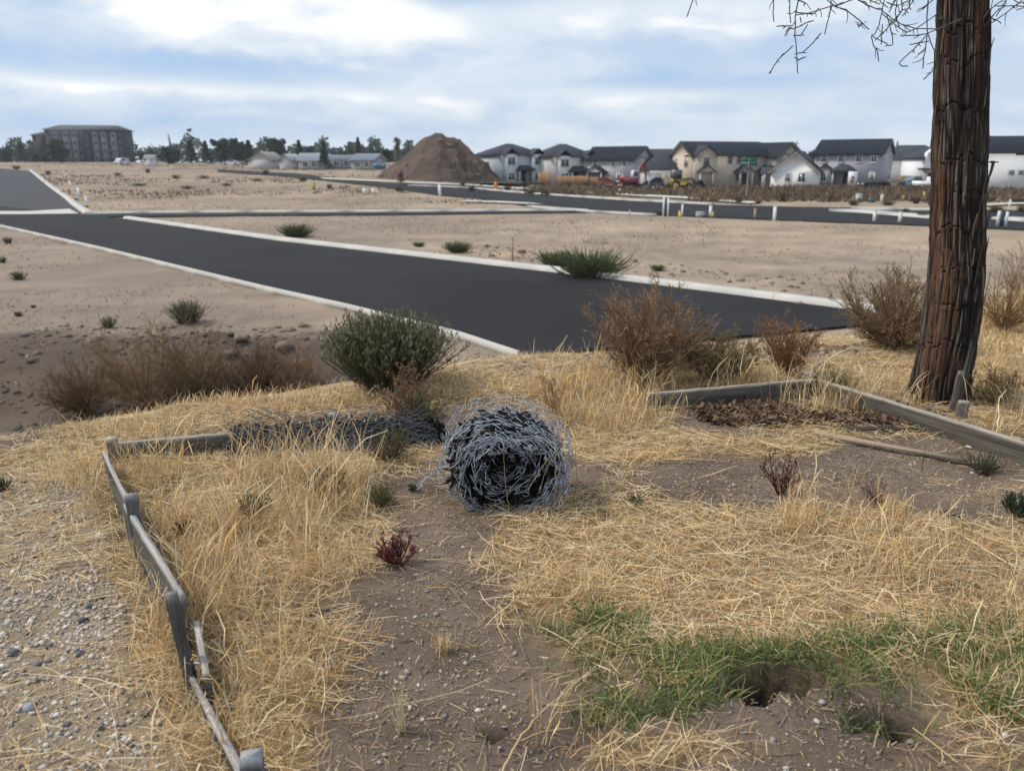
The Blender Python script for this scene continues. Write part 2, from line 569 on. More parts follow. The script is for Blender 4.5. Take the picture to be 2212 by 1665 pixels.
cy_ = cy_ * (1 - gv) + np.array([.30, .235, .165]) * gv
for hx, hy, rx, ry, dp in HOLES:                                                        # near-black painted in for the shade inside the holes
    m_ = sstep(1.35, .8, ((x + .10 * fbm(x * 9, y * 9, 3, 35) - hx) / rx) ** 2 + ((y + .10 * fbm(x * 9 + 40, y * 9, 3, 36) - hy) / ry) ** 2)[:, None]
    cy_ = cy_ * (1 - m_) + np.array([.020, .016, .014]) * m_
gr = (grn * .2)[:, None]
cy_ = cy_ * (1 - gr) + np.array([.055, .062, .03]) * gr
cs_ = np.array([.15, .112, .085]) * (1 + .7 * n_a + .5 * n_c)[:, None]                      # slope and dug bank
rs = sstep(1.5, 4.5, x)[:, None] * .75
cs_ = cs_ * (1 - rs) + np.array([.36, .26, .15]) * (1 + .5 * n_a)[:, None] * rs            # straw-covered on the right
n_d = fbm(x * .07, y * .22, 4, 48)
n_e = fbm(x * .25, y * .9, 4, 49)
f1 = np.clip(.5 + 2.2 * n_b + 1.4 * n_e, 0, 1)[:, None]
f2 = np.clip(.35 + 2.6 * n_c, 0, 1)[:, None] * .55
cf_ = np.array([.315, .243, .178]) * f1 + np.array([.235, .19, .148]) * (1 - f1)            # graded building lots
cf_ = cf_ * (1 - f2 * .45) + np.array([.41, .322, .23]) * f2 * .45
br_ = np.clip(3.2 * n_d + .15 + 1.6 * n_e, 0, 1)[:, None] * sstep(64, 82, y)[:, None] * sstep(16, -6, x)[:, None]
cf_ = cf_ * (1 - .75 * br_) + np.array([.165, .122, .09]) * .75 * br_
cf_ = cf_ * (1 + .5 * n_e + .35 * n_a * sstep(60, 20, y))[:, None]
n_t = fbm((x + y) * .8, (x - y) * .05, 3, 51)                                                # grader and tyre marks along the road
cf_ = cf_ * (1 + .45 * n_t * sstep(70, 40, y))[:, None]
lf = sstep(-2, -9, x)[:, None] * sstep(75, 45, y)[:, None]
cf_ = cf_ * (1 - lf * .75) + np.array([.215, .172, .138]) * (1 + .6 * n_e + .3 * n_a)[:, None] * lf * .75
fr = (sstep(88, 102, y) * sstep(-10, 14, x))[:, None]
cf_ = cf_ * (1 - fr * .8) + np.array([.155, .105, .072]) * (1 + n_c)[:, None] * fr * .8    # dry weeds in front of the houses
bk = (sstep(-22, -13, x) * sstep(-1.6, -3.2, x) * sstep(11, 12.5, y) * sstep(19.2, 17.6, y + 2.5 * n_c + 1.2 * n_a))[:, None]
cf_ = cf_ * (1 - bk) + np.array([.098, .073, .057]) * (1 + .9 * n_a)[:, None] * bk
dist = np.hypot(x, y)
ff = sstep(300, 900, dist)[:, None]
cf_ = cf_ * (1 - ff) + np.array([.13, .115, .09]) * ff
fd, yd = field[:, None], yard[:, None]
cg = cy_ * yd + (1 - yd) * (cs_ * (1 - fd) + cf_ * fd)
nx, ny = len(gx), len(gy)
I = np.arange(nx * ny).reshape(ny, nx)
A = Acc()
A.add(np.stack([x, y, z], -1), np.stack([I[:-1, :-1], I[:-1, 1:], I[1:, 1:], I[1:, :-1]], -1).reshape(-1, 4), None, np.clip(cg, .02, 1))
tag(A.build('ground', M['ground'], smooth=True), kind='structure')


# ------------------------------------------------------------------ roads and kerbs
def resample(P, n):
    P = np.asarray(P, float)
    d = np.r_[0, np.cumsum(np.linalg.norm(np.diff(P, axis=0), axis=1))]
    s = np.linspace(0, d[-1], n)
    return np.stack([np.interp(s, d, P[:, k]) for k in range(P.shape[1])], -1)


def zroad(x, y):
    az = x / np.maximum(y, 1.0)
    return ZR + .0185 * np.clip(y - 78, 0, 230) * sstep(.03, -.14, az)


def rd(px, py):
    """road-level point on the gently rising land"""
    zz = ZR
    for _ in range(40):
        p = at(px, py, zz)
        zz = .6 * zz + .4 * float(zroad(p[0], p[1]))
        if py < 354:
            break
    return p[:2]


def strip(name, Lp, Rp, material, n=60, m=8, dz=0.0):
    Ls, Rs = resample(Lp, n), resample(Rp, n)
    w = np.linspace(0, 1, m)[None, :, None]
    P = Ls[:, None] * (1 - w) + Rs[:, None] * w
    Z = zroad(P[..., 0], P[..., 1]) + .03 + dz
    I = np.arange(n * m).reshape(n, m)
    a = Acc().add(np.concatenate([P, Z[..., None]], -1), np.stack([I[:-1, :-1], I[:-1, 1:], I[1:, 1:], I[1:, :-1]], -1).reshape(-1, 4))
    return tag(a.build(name, material, smooth=True), kind='structure')


def kerb(P, width=.5, h=.13, seg=3.0, name='kerb', side=1):
    """kerb of cast segments along the polyline P (road side on P), body on `side`"""
    P = np.asarray(P, float)
    L = np.linalg.norm(np.diff(P, axis=0), axis=1).sum()
    k = max(2, int(L / seg))
    Q = resample(P, k * 4 + 1)
    tan = np.gradient(Q, axis=0)
    tan /= np.linalg.norm(tan, axis=1, keepdims=True)
    nrm = np.stack([-tan[:, 1], tan[:, 0]], -1) * side
    root = thing(name, None, None)
    tag(root, kind='structure')
    prof = [(0, -.12), (.0, .01), (.10, h * .85), (.14, h), (width, h), (width, -.12)]
    c0 = rng.uniform(.9, 1.05, k)
    for i in range(k):
        a = Acc()
        V = []
        for j in range(5):
            g = i * 4 + j
            p = Q[g] + tan[g] * (.006 if j == 0 else -.006 if j == 4 else 0)
            zz = float(zroad(p[0], p[1])) + .03
            for u, hh in prof:
                V.append((*(p + nrm[g] * u), zz + hh))
        n = len(prof)
        q = [[j * n + e, j * n + (e + 1) % n, (j + 1) * n + (e + 1) % n, (j + 1) * n + e] for j in range(4) for e in range(n)]
        tt = [[0, e, e + 1] for e in range(1, n - 1)] + [[4 * n, 4 * n + e, 4 * n + e + 1] for e in range(1, n - 1)]
        a.add(V, q, tt)
        a.build('kerb_segment', M['concrete'], root)
    return root


r1L = [rd(1135, 770), rd(1000, 725), rd(760, 665), rd(580, 625), rd(230, 540), rd(0, 488), rd(-400, 425)]
r1R = [rd(1900, 690), rd(1850, 672), rd(1300, 602), rd(600, 521), rd(265, 473), rd(140, 463), rd(-260, 420)]
strip('road', r1L[:6] + [rd(-300, 440)], [rd(1900, 700)] + r1R[1:5] + [rd(150, 463), rd(-120, 430)], M['asphalt'], 120, 10)
kerb(r1L[:6], .20, .11, 3.0, side=1)
kerb([rd(1890, 676)] + r1R[1:5], .55, .15, 3.0, side=-1)
# crossing street, its far kerb runs on to the road on the right
strip('street', [rd(150, 470), rd(500, 467), rd(900, 464), rd(1300, 459)], [rd(150, 463), rd(500, 461), rd(900, 459), rd(1290, 455)], M['asphalt'], 40, 4, -.004)
kerb([rd(185, 464), rd(300, 461.5), rd(500, 460), rd(900, 458.5), rd(1270, 456)], .9, .12, 4.0, side=1)
# road climbing away on the far left
strip('road', [rd(-330, 470), rd(-200, 420), rd(-60, 374), rd(-20, 362)], [rd(178, 463), rd(140, 430), rd(100, 400), rd(66, 370)], M['asphalt_old'], 60, 6, -.008)
kerb([rd(182, 462), rd(140, 430), rd(100, 400), rd(62, 368)], .7, .12, 6.0, side=-1)
strip('road', [rd(-40, 463.5), rd(60, 463.5), rd(170, 462)], [rd(-40, 457), rd(60, 457), rd(150, 452)], M['concrete'], 12, 3, .004)
# curving street on the right, towards the houses
s2N = [rd(470, 372), rd(640, 384), rd(826, 405), rd(951, 423), rd(1030, 429), rd(1150, 447), rd(1290, 458), rd(1420, 465), rd(1690, 476), rd(2010, 488), rd(2212, 497), rd(2500, 510)]
s2F = [rd(470, 366), rd(640, 375), rd(830, 396), rd(940, 402), rd(1031, 408), rd(1140, 418), rd(1350, 433), rd(1540, 443), rd(1700, 447), rd(1900, 450), rd(2212, 455), rd(2500, 460)]
strip('street', s2N, s2F, M['asphalt'], 140, 8, -.002)
kerb([rd(880, 402), rd(1031, 408.5), rd(1140, 418.5), rd(1350, 433.5), rd(1535, 443)], .6, .15, 4.0, side=1)
# pale pavement behind that kerb
strip('pavement', [rd(700, 388), rd(900, 398), rd(1031, 403), rd(1140, 411), rd(1350, 424), rd(1500, 432), rd(1620, 442)],
      [rd(690, 384.5), rd(900, 395.5), rd(1031, 400), rd(1140, 407), rd(1350, 419.5), rd(1500, 428), rd(1640, 439)], M['concrete'], 60, 3, .09)
kerb([rd(1150, 447.5), rd(1240, 454), rd(1290, 459), rd(1420, 466)], .7, .14, 4.0, side=-1)
strip('pavement', [rd(1000, 437), rd(1080, 440), rd(1180, 444)], [rd(1000, 434), rd(1080, 436), rd(1150, 440)], M['concrete'], 12, 3, .06)
# traffic island and the pavement beyond the tree
for pts in ([rd(1790, 458), rd(1838, 459), rd(1925, 466), rd(2020, 474)], [rd(2140, 474), rd(2212, 480), rd(2300, 486)]):
    kerb(pts, 2.0, .16, 5.0, side=1)
kerb([rd(1840, 454), rd(1900, 455), rd(2030, 456)], 1.2, .16, 4.0, side=1)
strip('pavement', [rd(2125, 447), rd(2180, 444), rd(2300, 443)], [rd(2125, 444), rd(2180, 441), rd(2300, 440)], M['concrete'], 12, 3, .12)

def grow(base, dirs, length, n_seg, wander, grav=0.0, seed=None):
    """polyline per stem"""
    N = len(base)
    P = [base]
    d = dirs / np.linalg.norm(dirs, axis=1, keepdims=True)
    for i in range(n_seg):
        d = d + rng.normal(0, wander, d.shape) + np.array([0, 0, grav])
        d /= np.linalg.norm(d, axis=1, keepdims=True)
        P.append(P[-1] + d * (length / n_seg)[:, None])
    return np.stack(P, 1)


def side_shoots(P, per, lo, hi, frac, ang, upb):
    """children along each polyline: base points, directions, parent index"""
    N, K, _ = P.shape
    L = np.linalg.norm(P[:, -1] - P[:, 0], axis=1)
    k = np.repeat(np.arange(N), per)
    s = rng.uniform(lo, hi, len(k)) * (K - 1)
    i = np.minimum(s.astype(int), K - 2)
    f = (s - i)[:, None]
    b = P[k, i] * (1 - f) + P[k, i + 1] * f
    t_ = P[k, i + 1] - P[k, i]
    t_ /= np.linalg.norm(t_, axis=1, keepdims=True) + 1e-9
    r_ = rng.normal(0, 1, t_.shape)
    r_ -= t_ * (r_ * t_).sum(1, keepdims=True)
    r_ /= np.linalg.norm(r_, axis=1, keepdims=True) + 1e-9
    d = t_ * math.cos(ang) + r_ * math.sin(ang) + np.array([0, 0, upb])
    ln = L[k] * frac * rng.uniform(.5, 1.15, len(k)) * (1.15 - .75 * s / (K - 1))
    return b, d, ln


# ------------------------------------------------------------------ tree at the right
def build_tree():
    yb = float(at(2032, 872, 0)[1])
    root_p = at(2032, 872, 0)
    root = thing('tree', 'thick bare tree with shaggy reddish brown bark behind the right bed board', 'tree', (root_p[0], yb + .12, 0))
    ox, oy = root_p[0], yb + .12
    # centre line and radius read along the trunk
    rows = [(905, 2028, 78), (872, 2030, 68), (830, 2034, 60), (780, 2041, 57), (700, 2054, 55.5), (600, 2065, 55), (500, 2068, 54), (400, 2070, 54), (300, 2073, 53.5), (200, 2076, 53), (100, 2079, 52), (0, 2081, 50.5)]
    zc, xc, rc = [], [], []
    for py, px, w in rows:
        p, p2 = at_y(px, py, oy), at_y(px + w, py, oy)
        zc.append(p[2]); xc.append(p[0] - ox); rc.append(p2[0] - p[0])
    zc += [3.4, 5.0, 7.0]; xc += [xc[-1] + .02, xc[-1] + .05, xc[-1] + .1]; rc += [.145, .12, .07]
    zc = np.array(zc); order = np.argsort(zc)
    zc, xc, rc = zc[order], np.array(xc)[order], np.array(rc)[order]
    NZ, NA = 620, 420
    zz = np.r_[np.linspace(-.12, 3.0, 700), np.linspace(3.04, 7.0, 60)]
    th = np.linspace(0, 2 * math.pi, NA, endpoint=False)
    ZZ, TT = np.meshgrid(zz, th, indexing='ij')
    r0 = np.interp(ZZ, zc, rc)
    # periodic coordinate for the noise: walk round the trunk twice in u, blend at the seam behind
    U = TT / (2 * math.pi)

    def pn(fu, fz, seed, warp=0):
        u = U * fu
        w_ = 1 - sstep(.94, 1.0, U)
        zz_ = ZZ * fz + warp
        return vnoise(u, zz_, seed) * w_ + vnoise(u - fu, zz_, seed) * (1 - w_)
    wr = pn(5, 1.3, 61) * 1.6
    # plates: strips round the trunk, each broken at its own heights
    su = U * 50 + 1.9 * (pn(9, 2.4, 62) - .5) + 1.2 * (pn(4, .9, 66) - .5) + .5 * (pn(20, 6, 71) - .5)
    sid = np.floor(su)
    fu = su - sid
    brk = ZZ * (.9 + 1.6 * _hash(sid, sid * 0, 5)) + 9 * _hash(sid, sid * 0 + 1, 6) + .25 * pn(16, 3, 67)
    bid = np.floor(brk)
    fb = brk - bid
    ph = _hash(sid, bid, 7)                                   # how far each plate stands out
    edge = np.minimum(fu, 1 - fu)
    groove = np.exp(-(edge / .12) ** 2) * (.35 + .65 * _hash(np.round(su), bid * 0, 13))
    crack = np.exp(-(np.minimum(fb, 1 - fb) / .014) ** 2) * (_hash(sid, bid, 9) > .45)
    ring = np.zeros_like(ZZ)                                  # long cross cracks
    for rz_, u0, u1 in ((.42, .5, .8), (.95, .58, .9), (1.18, .52, .84), (1.62, .55, .9), (1.93, .5, .8), (2.2, .55, .85), (.70, .6, .92), (1.42, .64, .95), (2.38, .5, .8)):
        st_ = .05 * (_hash(sid, sid * 0 + 2, int(rz_ * 100)) - .5)
        ring = np.maximum(ring, np.exp(-((ZZ - rz_ - st_ - .02 * np.sin(U * 25 + rz_ * 9)) / .006) ** 2) * (U > u0) * (U < u1))
    fine = pn(120, 3.5, 63) * .55 + pn(210, 8, 64) * .45
    mid = pn(60, 2.2, 72)
    wrp = 1.6 * (pn(7, 1.4, 73) - .5)

    def ridged(fu_, fz, seed):
        u = U * fu_ + wrp * fu_ / 22
        w_ = 1 - sstep(.94, 1.0, U)
        v_ = vnoise(u, ZZ * fz, seed) * w_ + vnoise(u - fu_, ZZ * fz, seed) * (1 - w_)
        return np.abs(2 * v_ - 1)
    a1, a2, a3 = ridged(26, 1.5, 74), ridged(58, 3.4, 75), ridged(120, 6.5, 76)
    step = _hash(np.floor(U * 13 + 1.4 * wrp), np.floor(ZZ * (1.6 + _hash(np.floor(U * 13 + 1.4 * wrp), np.floor(U * 0), 78)) + 7 * _hash(np.floor(U * 13 + 1.4 * wrp), np.floor(U * 0), 77)), 79)
    disp = .014 * np.minimum(a1 * 2.2, 1) ** .7 + .010 * np.minimum(a2 * 2, 1) ** .7 + .007 * np.minimum(a3 * 2, 1) + .005 * step - .012 * ring - .02 + 0.006 * (fine - .5)
    r0 = r0 * .94
    groove = np.maximum(np.exp(-(a1 / .10) ** 2), .6 * np.exp(-(a2 / .12) ** 2))
    crack = ring * 0
    ph = step
    flare = np.exp(-np.clip(ZZ, 0, 9) / .16)
    r = r0 * (1 + .10 * flare * np.sin(TT * 5 + 1)) + disp
    X = np.interp(ZZ, zc, xc) + r * np.cos(TT)
    Y = r * np.sin(TT)
    # colour: reddish fresh bark in places, grey weathered ridges, blackened rest
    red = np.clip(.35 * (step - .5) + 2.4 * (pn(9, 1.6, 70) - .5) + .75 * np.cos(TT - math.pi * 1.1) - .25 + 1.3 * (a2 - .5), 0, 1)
    grey = np.clip(2.8 * (fine - .48) + 1.1 * (a3 - .55) + .7 * (mid - .5) - .12 - .5 * red, 0, 1)
    base = np.array([.028, .022, .020])
    c = base * (1 + .8 * (ph - .4))[..., None]
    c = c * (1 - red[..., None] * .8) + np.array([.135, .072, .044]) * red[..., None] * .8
    c = c * (1 - grey[..., None] * .75) + np.array([.27, .235, .20]) * grey[..., None] * .75
    c = c * (1 - .35 * np.maximum(groove, ring))[..., None]  # shade of fissures and cross cracks put into the bark colour
    I = np.arange(len(zz) * NA).reshape(len(zz), NA)
    q = np.stack([I[:-1], np.roll(I[:-1], -1, 1), np.roll(I[1:], -1, 1), I[1:]], -1).reshape(-1, 4)
    Acc().add(np.stack([X, Y, ZZ], -1).reshape(-1, 3), q, None, np.clip(c, .005, 1).reshape(-1, 3)).build('trunk', M['bark'], root)
    # loose bark strips that lift off the trunk, one object each
    strips = []
    for k in range(5):
        n = 7
        u = np.linspace(0, 1, n)
        a = Acc()
        w = (.0035 + .0012 * (k % 3)) * np.ones(n) * np.interp(u, [0, .1, .85, 1], [.4, 1, .9, .3])
        ln = (.12, .20, .28, .16, .36)[k]
        off = .004 + .012 * np.abs(u - .4) ** 2 * (1 + k % 2)
        P = np.stack([off, np.sin(u * 5 + k) * .003, (u - .5) * ln], -1)
        for dx in (0, -.003):
            pass
        V = []
        for i in range(n):
            for s in (-1, 1):
                V.append((P[i, 0], P[i, 1] + s * w[i], P[i, 2]))
            for s in (1, -1):
                V.append((P[i, 0] - .004, P[i, 1] + s * w[i] * .8, P[i, 2]))
        q = [[i * 4 + j, i * 4 + (j + 1) % 4, i * 4 + 4 + (j + 1) % 4, i * 4 + 4 + j] for i in range(n - 1) for j in range(4)]
        q += [[0, 3, 2, 1], [n * 4 - 4, n * 4 - 3, n * 4 - 2, n * 4 - 1]]
        cc = [(.20, .17, .14), (.09, .06, .045), (.08, .065, .055), (.14, .12, .10), (.11, .07, .05)][k]
        strips.append(a.add(V, q, None, np.array(cc)).mesh('bark_strip', M['bark']))
    for i in range(36):
        tz, ta = rng.uniform(.05, 2.75), rng.uniform(math.pi * .98, math.pi * 2.02)
        o = bpy.data.objects.new('bark_strip', strips[i % 5])
        COL.objects.link(o)
        o.parent = root
        rr = float(np.interp(tz, zc, rc)) + .004
        o.location = (float(np.interp(tz, zc, xc)) + rr * math.cos(ta), rr * math.sin(ta), tz)
        o.rotation_euler = (rng.normal(0, .012), float(np.interp(tz, [0, .5, 2.6], [.12, .03, 0])), ta)
    # torn grey wood at the foot
    a = Acc()
    p0, p1 = at_y(2060, 872, oy - .2), at_y(2098, 735, oy - .17)
    k = np.linspace(0, 1, 9)[:, None]
    P = p0 * (1 - k) + p1 * k + np.array([1, 0, 0]) * np.sin(k * 3) * .01 - np.array([ox, oy, 0])
    a.tubes(P, np.linspace(.020, .006, 9), 6, (.12, .105, .09))
    a.tubes(P + np.array([.02, .0, -.04]), np.linspace(.016, .005, 9), 6, (.10, .09, .075))
    a.build('torn_wood', M['bark'], root)

    # limbs above the picture and the twigs that hang into it
    def Z(zx, zy, y_):
        return at_y(1622 + zx * .2667, zy * .2667, y_)
    limb = Acc()
    dead = (.075, .068, .066)
    topc = np.array([np.interp(3.3, zc, xc) + ox, oy, 3.3])
    lim_pts = [(np.array([topc, topc + (-.6, -.35, .25), Z(1100, -190, 4.75), Z(620, -190, 4.75), Z(300, -230, 4.65), Z(-150, -330, 4.5)]), [.05, .042, .032, .026, .02, .008]),
               (np.array([topc + (0, 0, .1), topc + (.45, .1, .05), Z(2300, -60, 5.1), Z(2700, -150, 5.2)]), [.035, .024, .014, .006])]
    for P, rad in lim_pts:
        Q = resample(P, 24)
        Q[:, 2] += .03 * np.sin(np.arange(24) * .9)
        limb.tubes(Q - np.array([ox, oy, 0]), np.interp(np.linspace(0, 1, 24), np.linspace(0, 1, len(rad)), rad), 7, dead)
    limb.build('limb', M['twig'], root)
    CL = [
        (4.65, [([(378, -220), (385, -60), (375, 0), (345, 150), (340, 300), (350, 480), (352, 605)], 6), ([(340, 375), (260, 465), (215, 575)], 3.6), ([(340, 235), (265, 245), (195, 330)], 3),
                ([(345, 240), (440, 190), (505, 170)], 2.4), ([(350, 100), (460, 100), (560, 92), (620, 35)], 2.8), ([(345, 290), (400, 290), (445, 205)], 2.2), ([(355, 440), (400, 435), (445, 380), (498, 300)], 2.8),
                ([(355, 465), (385, 485), (450, 462)], 2.4), ([(360, 125), (400, 140), (470, 130), (565, 112)], 2.2), ([(330, -220), (320, 0), (325, 120), (340, 180)], 3), ([(330, 210), (255, 192)], 2), ([(375, 0), (430, 30), (415, 60)], 2), ([(400, 140), (405, 185)], 2)]),
        (4.8, [([(570, -180), (605, 0), (670, 60), (760, 100), (860, 180), (925, 255)], 3.6), ([(660, -180), (655, 0), (650, 100), (610, 275)], 3), ([(680, 60), (750, 30)], 3), ([(190, -220), (185, 0), (180, 110), (188, 182)], 3.2),
               ([(820, -180), (845, 0), (865, 60), (868, 110)], 2.8), ([(860, 195), (930, 200), (1000, 155), (1050, 110)], 2.6), ([(-385, -280), (-400, -100), (-420, 55)], 2.6)]),
        (4.9, [([(1090, -180), (1075, 0), (1050, 80), (1020, 200), (975, 290), (940, 305), (950, 380), (975, 430), (980, 515)], 4.6), ([(975, 290), (1000, 340), (1025, 385)], 2.6), ([(1055, 80), (1150, 160), (1240, 205), (1350, 235), (1510, 235)], 3.6),
               ([(1060, 110), (1085, 230), (1095, 320)], 2.6), ([(1100, 110), (1120, 200), (1145, 300), (1145, 370), (1080, 378)], 3), ([(1190, -180), (1165, 0), (1100, 110)], 4), ([(860, -180), (870, 0), (920, 40), (1000, 80), (1050, 90)], 3.2),
               ([(1215, -180), (1210, 0), (1225, 90), (1285, 190)], 2.6), ([(1215, 100), (1200, 150), (1160, 230), (1120, 290)], 2.4), ([(1005, -180), (1025, 30), (1060, 80)], 3), ([(1220, 0), (1290, 60), (1285, 140)], 2.2), ([(1095, 20), (1160, 60), (1225, 30)], 2.2),
               ([(1065, 200), (1058, 330), (1060, 362)], 1.8), ([(870, 5), (970, 0), (1040, 30)], 2.6), ([(1310, -180), (1330, 40), (1395, 40)], 2), ([(1320, 0), (1330, 60), (1360, 85)], 2)]),
        (4.72, [([(1450, -180), (1440, 0), (1432, 150), (1440, 270), (1425, 400), (1412, 470), (1412, 555)], 5.4), ([(1440, 275), (1330, 290), (1200, 295)], 3.2), ([(1430, 285), (1330, 390), (1240, 470), (1195, 515), (1215, 540), (1265, 538)], 3.6), ([(1440, 270), (1515, 215)], 3.2),
                ([(1440, 285), (1500, 340), (1570, 390), (1610, 490), (1640, 575)], 3.2), ([(1505, 540), (1450, 635)], 3), ([(1520, 110), (1450, 170), (1410, 210), (1350, 235)], 2.6), ([(1520, 150), (1440, 190)], 2.2), ([(1560, 358), (1640, 355)], 1.8), ([(1480, 0), (1500, 20), (1545, 10)], 2), ([(1290, 362), (1350, 365)], 1.6)]),
        (5.0, [([(2330, -120), (2212, 10), (2130, 95), (2020, 185), (1900, 238)], 3.6), ([(1880, 150), (1915, 100), (1960, 50), (2030, 0), (2080, -100)], 3.4), ([(2030, 190), (2010, 110)], 2), ([(2150, 85), (2210, 60), (2260, 90)], 2.2), ([(1970, 50), (2090, 60), (2160, 70)], 2),
               ([(2050, -100), (2060, 0), (2075, 60), (2160, 40)], 2.2), ([(2100, -100), (2110, 20), (2090, 100)], 2), ([(1895, 220), (1905, 150), (1920, 100)], 5)]),
    ]
    GR = []
    for yd_, polys in CL:                                     # each hanging twig is a part of its own, with the shoots nearest to it
        mains = [q for q in polys if q[0][0][1] <= -60 or q[0][-1][1] <= -60]
        sets = [[q] for q in mains]
        for q in polys:
            if q in mains:
                continue
            dmin = [min(math.hypot(q[0][e][0] - m_[0], q[0][e][1] - m_[1]) for e in (0, -1) for m_ in resample(mm[0], 40)) for mm in mains]
            sets[int(np.argmin(dmin))].append(q)
        GR += [(yd_, q) for q in sets]
    for yd_, polys in GR:
        a = Acc()
        extra = []
        for pts, wd_ in polys:
            P = np.array([Z(u, v, yd_) for u, v in pts])
            P[:, 1] += np.linspace(0, rng.normal(0, .12), len(P))
            Q = resample(P, max(6, len(P) * 4))
            Q = Q + rng.normal(0, .0009, Q.shape)
            r_ = wd_ * .2667 * .5 * 4.9 / F * 2.0
            if len(Q) > 7:
                extra.append(Q[np.linspace(0, len(Q) - 1, 8).astype(int)])
            a.tubes(Q - np.array([ox, oy, 0]), np.maximum(np.linspace(r_, r_ * .5, len(Q)), .0031), 5, np.array(dead) * rng.uniform(.8, 1.3))
        E_ = np.stack(extra)
        bb, dd_, ln_ = side_shoots(E_, 3, .25, .98, .26, .8, -.25)
        a.tubes(grow(bb, dd_, ln_, 5, .22, -.04) - np.array([ox, oy, 0]), np.linspace(.0027, .0017, 6), 4, np.array(dead))
        a.build('twig', M['twig'], root)
    return root


build_tree()

# rusty hook screwed into the trunk
hk = at_y(2126, 352, 5.1)
h = thing('hook', 'dark metal bracket with a curled hook on the tree trunk side', 'hook', hk)
Acc().tubes(np.array([(-.06, 0, 0), (.0, 0, .004), (.09, 0, .004)]), .0045, 6, cap=True).build('arm', M['steel'], h)
s_ = np.linspace(0, 1, 18)
cv = np.array([(.058, 0, .008), (.056, 0, -.03), (.05, 0, -.075), (.038, 0, -.09), (.02, 0, -.085), (.004, 0, -.06), (-.002, 0, -.03)])
Acc().tubes(resample(cv, 18), np.linspace(.010, .004, 18), 6, cap=True).build('curled_hook', M['steel'], h)
Acc().box((.052, 0, .006), (.02, .02, .012)).build('clamp', M['steel'], h)


# ------------------------------------------------------------------ weathered timber of the old bed
def board(name, label, p0, p1, top0, top1, th_, low=-.05, n=48, bow=0.0, col=(.24, .225, .21), grp='weathered boards edging the bed'):
    """a plank on edge from p0 to p1 (xy), its top at top0..top1, with worn uneven edges"""
    p0, p1 = np.array(p0[:2], float), np.array(p1[:2], float)
    c = (p0 + p1) / 2
    d = (p1 - p0)
    L = np.linalg.norm(d)
    a_ = math.atan2(d[1], d[0])
    root = thing(name, label, 'board', (c[0], c[1], 0), a_, grp)
    u = np.linspace(-L / 2, L / 2, n)
    w = u / L + .5
    top = top0 * (1 - w) + top1 * w + .0025 * (vnoise(u * 7, u * 0, 71) - .5) * 2 + .004 * (vnoise(u * 60, u * 0, 72) - .5)
    yo = bow * 4 * w * (1 - w) + .0015 * (vnoise(u * 5, u * 0 + 3, 73) - .5)
    V, cc = [], []
    rows = 9
    for i in range(n):
        hs = np.linspace(low, top[i], rows)
        g = [(yo[i] - th_ / 2 + .003 * (vnoise(u[i] * 6, hh * 60, 74) - .5) * 2, hh) for hh in hs]
        g += [(yo[i] + th_ / 2 + .003 * (vnoise(u[i] * 6, hh * 60, 75) - .5) * 2, hh) for hh in hs[::-1]]
        for yy, hh in g:
            V.append((u[i], yy, hh))
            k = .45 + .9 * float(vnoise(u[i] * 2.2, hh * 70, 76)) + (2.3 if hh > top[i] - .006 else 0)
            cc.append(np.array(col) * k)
    m = rows * 2
    q = [[i * m + j, i * m + (j + 1) % m, (i + 1) * m + (j + 1) % m, (i + 1) * m + j] for i in range(n - 1) for j in range(m)]
    for e in (0, n - 1):
        q += [[e * m + j, e * m + j + 1, e * m + m - 2 - j, e * m + m - 1 - j] for j in range(rows - 1)]
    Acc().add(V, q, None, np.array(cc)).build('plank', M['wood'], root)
    return root


def stake(label, p, top, w=.055, d=.04, rz=0.0, lean=(0, 0), col=(.25, .235, .22), low=-.1, round_=False, cat='stake'):
    root = thing('wooden_stake', label, cat, (p[0], p[1], 0), rz, 'stakes holding the bed boards')
    n = 14
    h_ = np.linspace(low, top, n)
    V, cc = [], []
    b_ = .05
    prof = [(-w / 2 + w * b_, -d / 2), (w / 2 - w * b_, -d / 2), (w / 2, -d / 2 + d * b_), (w / 2, d / 2 - d * b_), (w / 2 - w * b_, d / 2), (-w / 2 + w * b_, d / 2), (-w / 2, d / 2 - d * b_), (-w / 2, -d / 2 + d * b_)]
    if round_:
        prof = [(w / 2 * math.cos(t_), d / 2 * math.sin(t_)) for t_ in np.arange(12) * math.pi / 6]
    m = len(prof)
    for i in range(n):
        ch = .97 if i == n - 1 else 1
        for j, (a_, b_) in enumerate(prof):
            V.append((a_ * ch + lean[0] * h_[i] + .0006 * rng.normal(), b_ * ch + lean[1] * h_[i] + .0006 * rng.normal(), h_[i] + (.0012 * rng.normal() if i == n - 1 else 0)))
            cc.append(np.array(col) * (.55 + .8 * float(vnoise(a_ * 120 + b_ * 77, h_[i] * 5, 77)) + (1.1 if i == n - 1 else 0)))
    q = [[i * m + j, i * m + (j + 1) % m, (i + 1) * m + (j + 1) % m, (i + 1) * m + j] for i in range(n - 1) for j in range(m)]
    t_ = [[(n - 1) * m, (n - 1) * m + j, (n - 1) * m + j + 1] for j in range(1, m - 1)]
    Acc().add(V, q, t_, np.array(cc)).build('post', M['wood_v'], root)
    return root


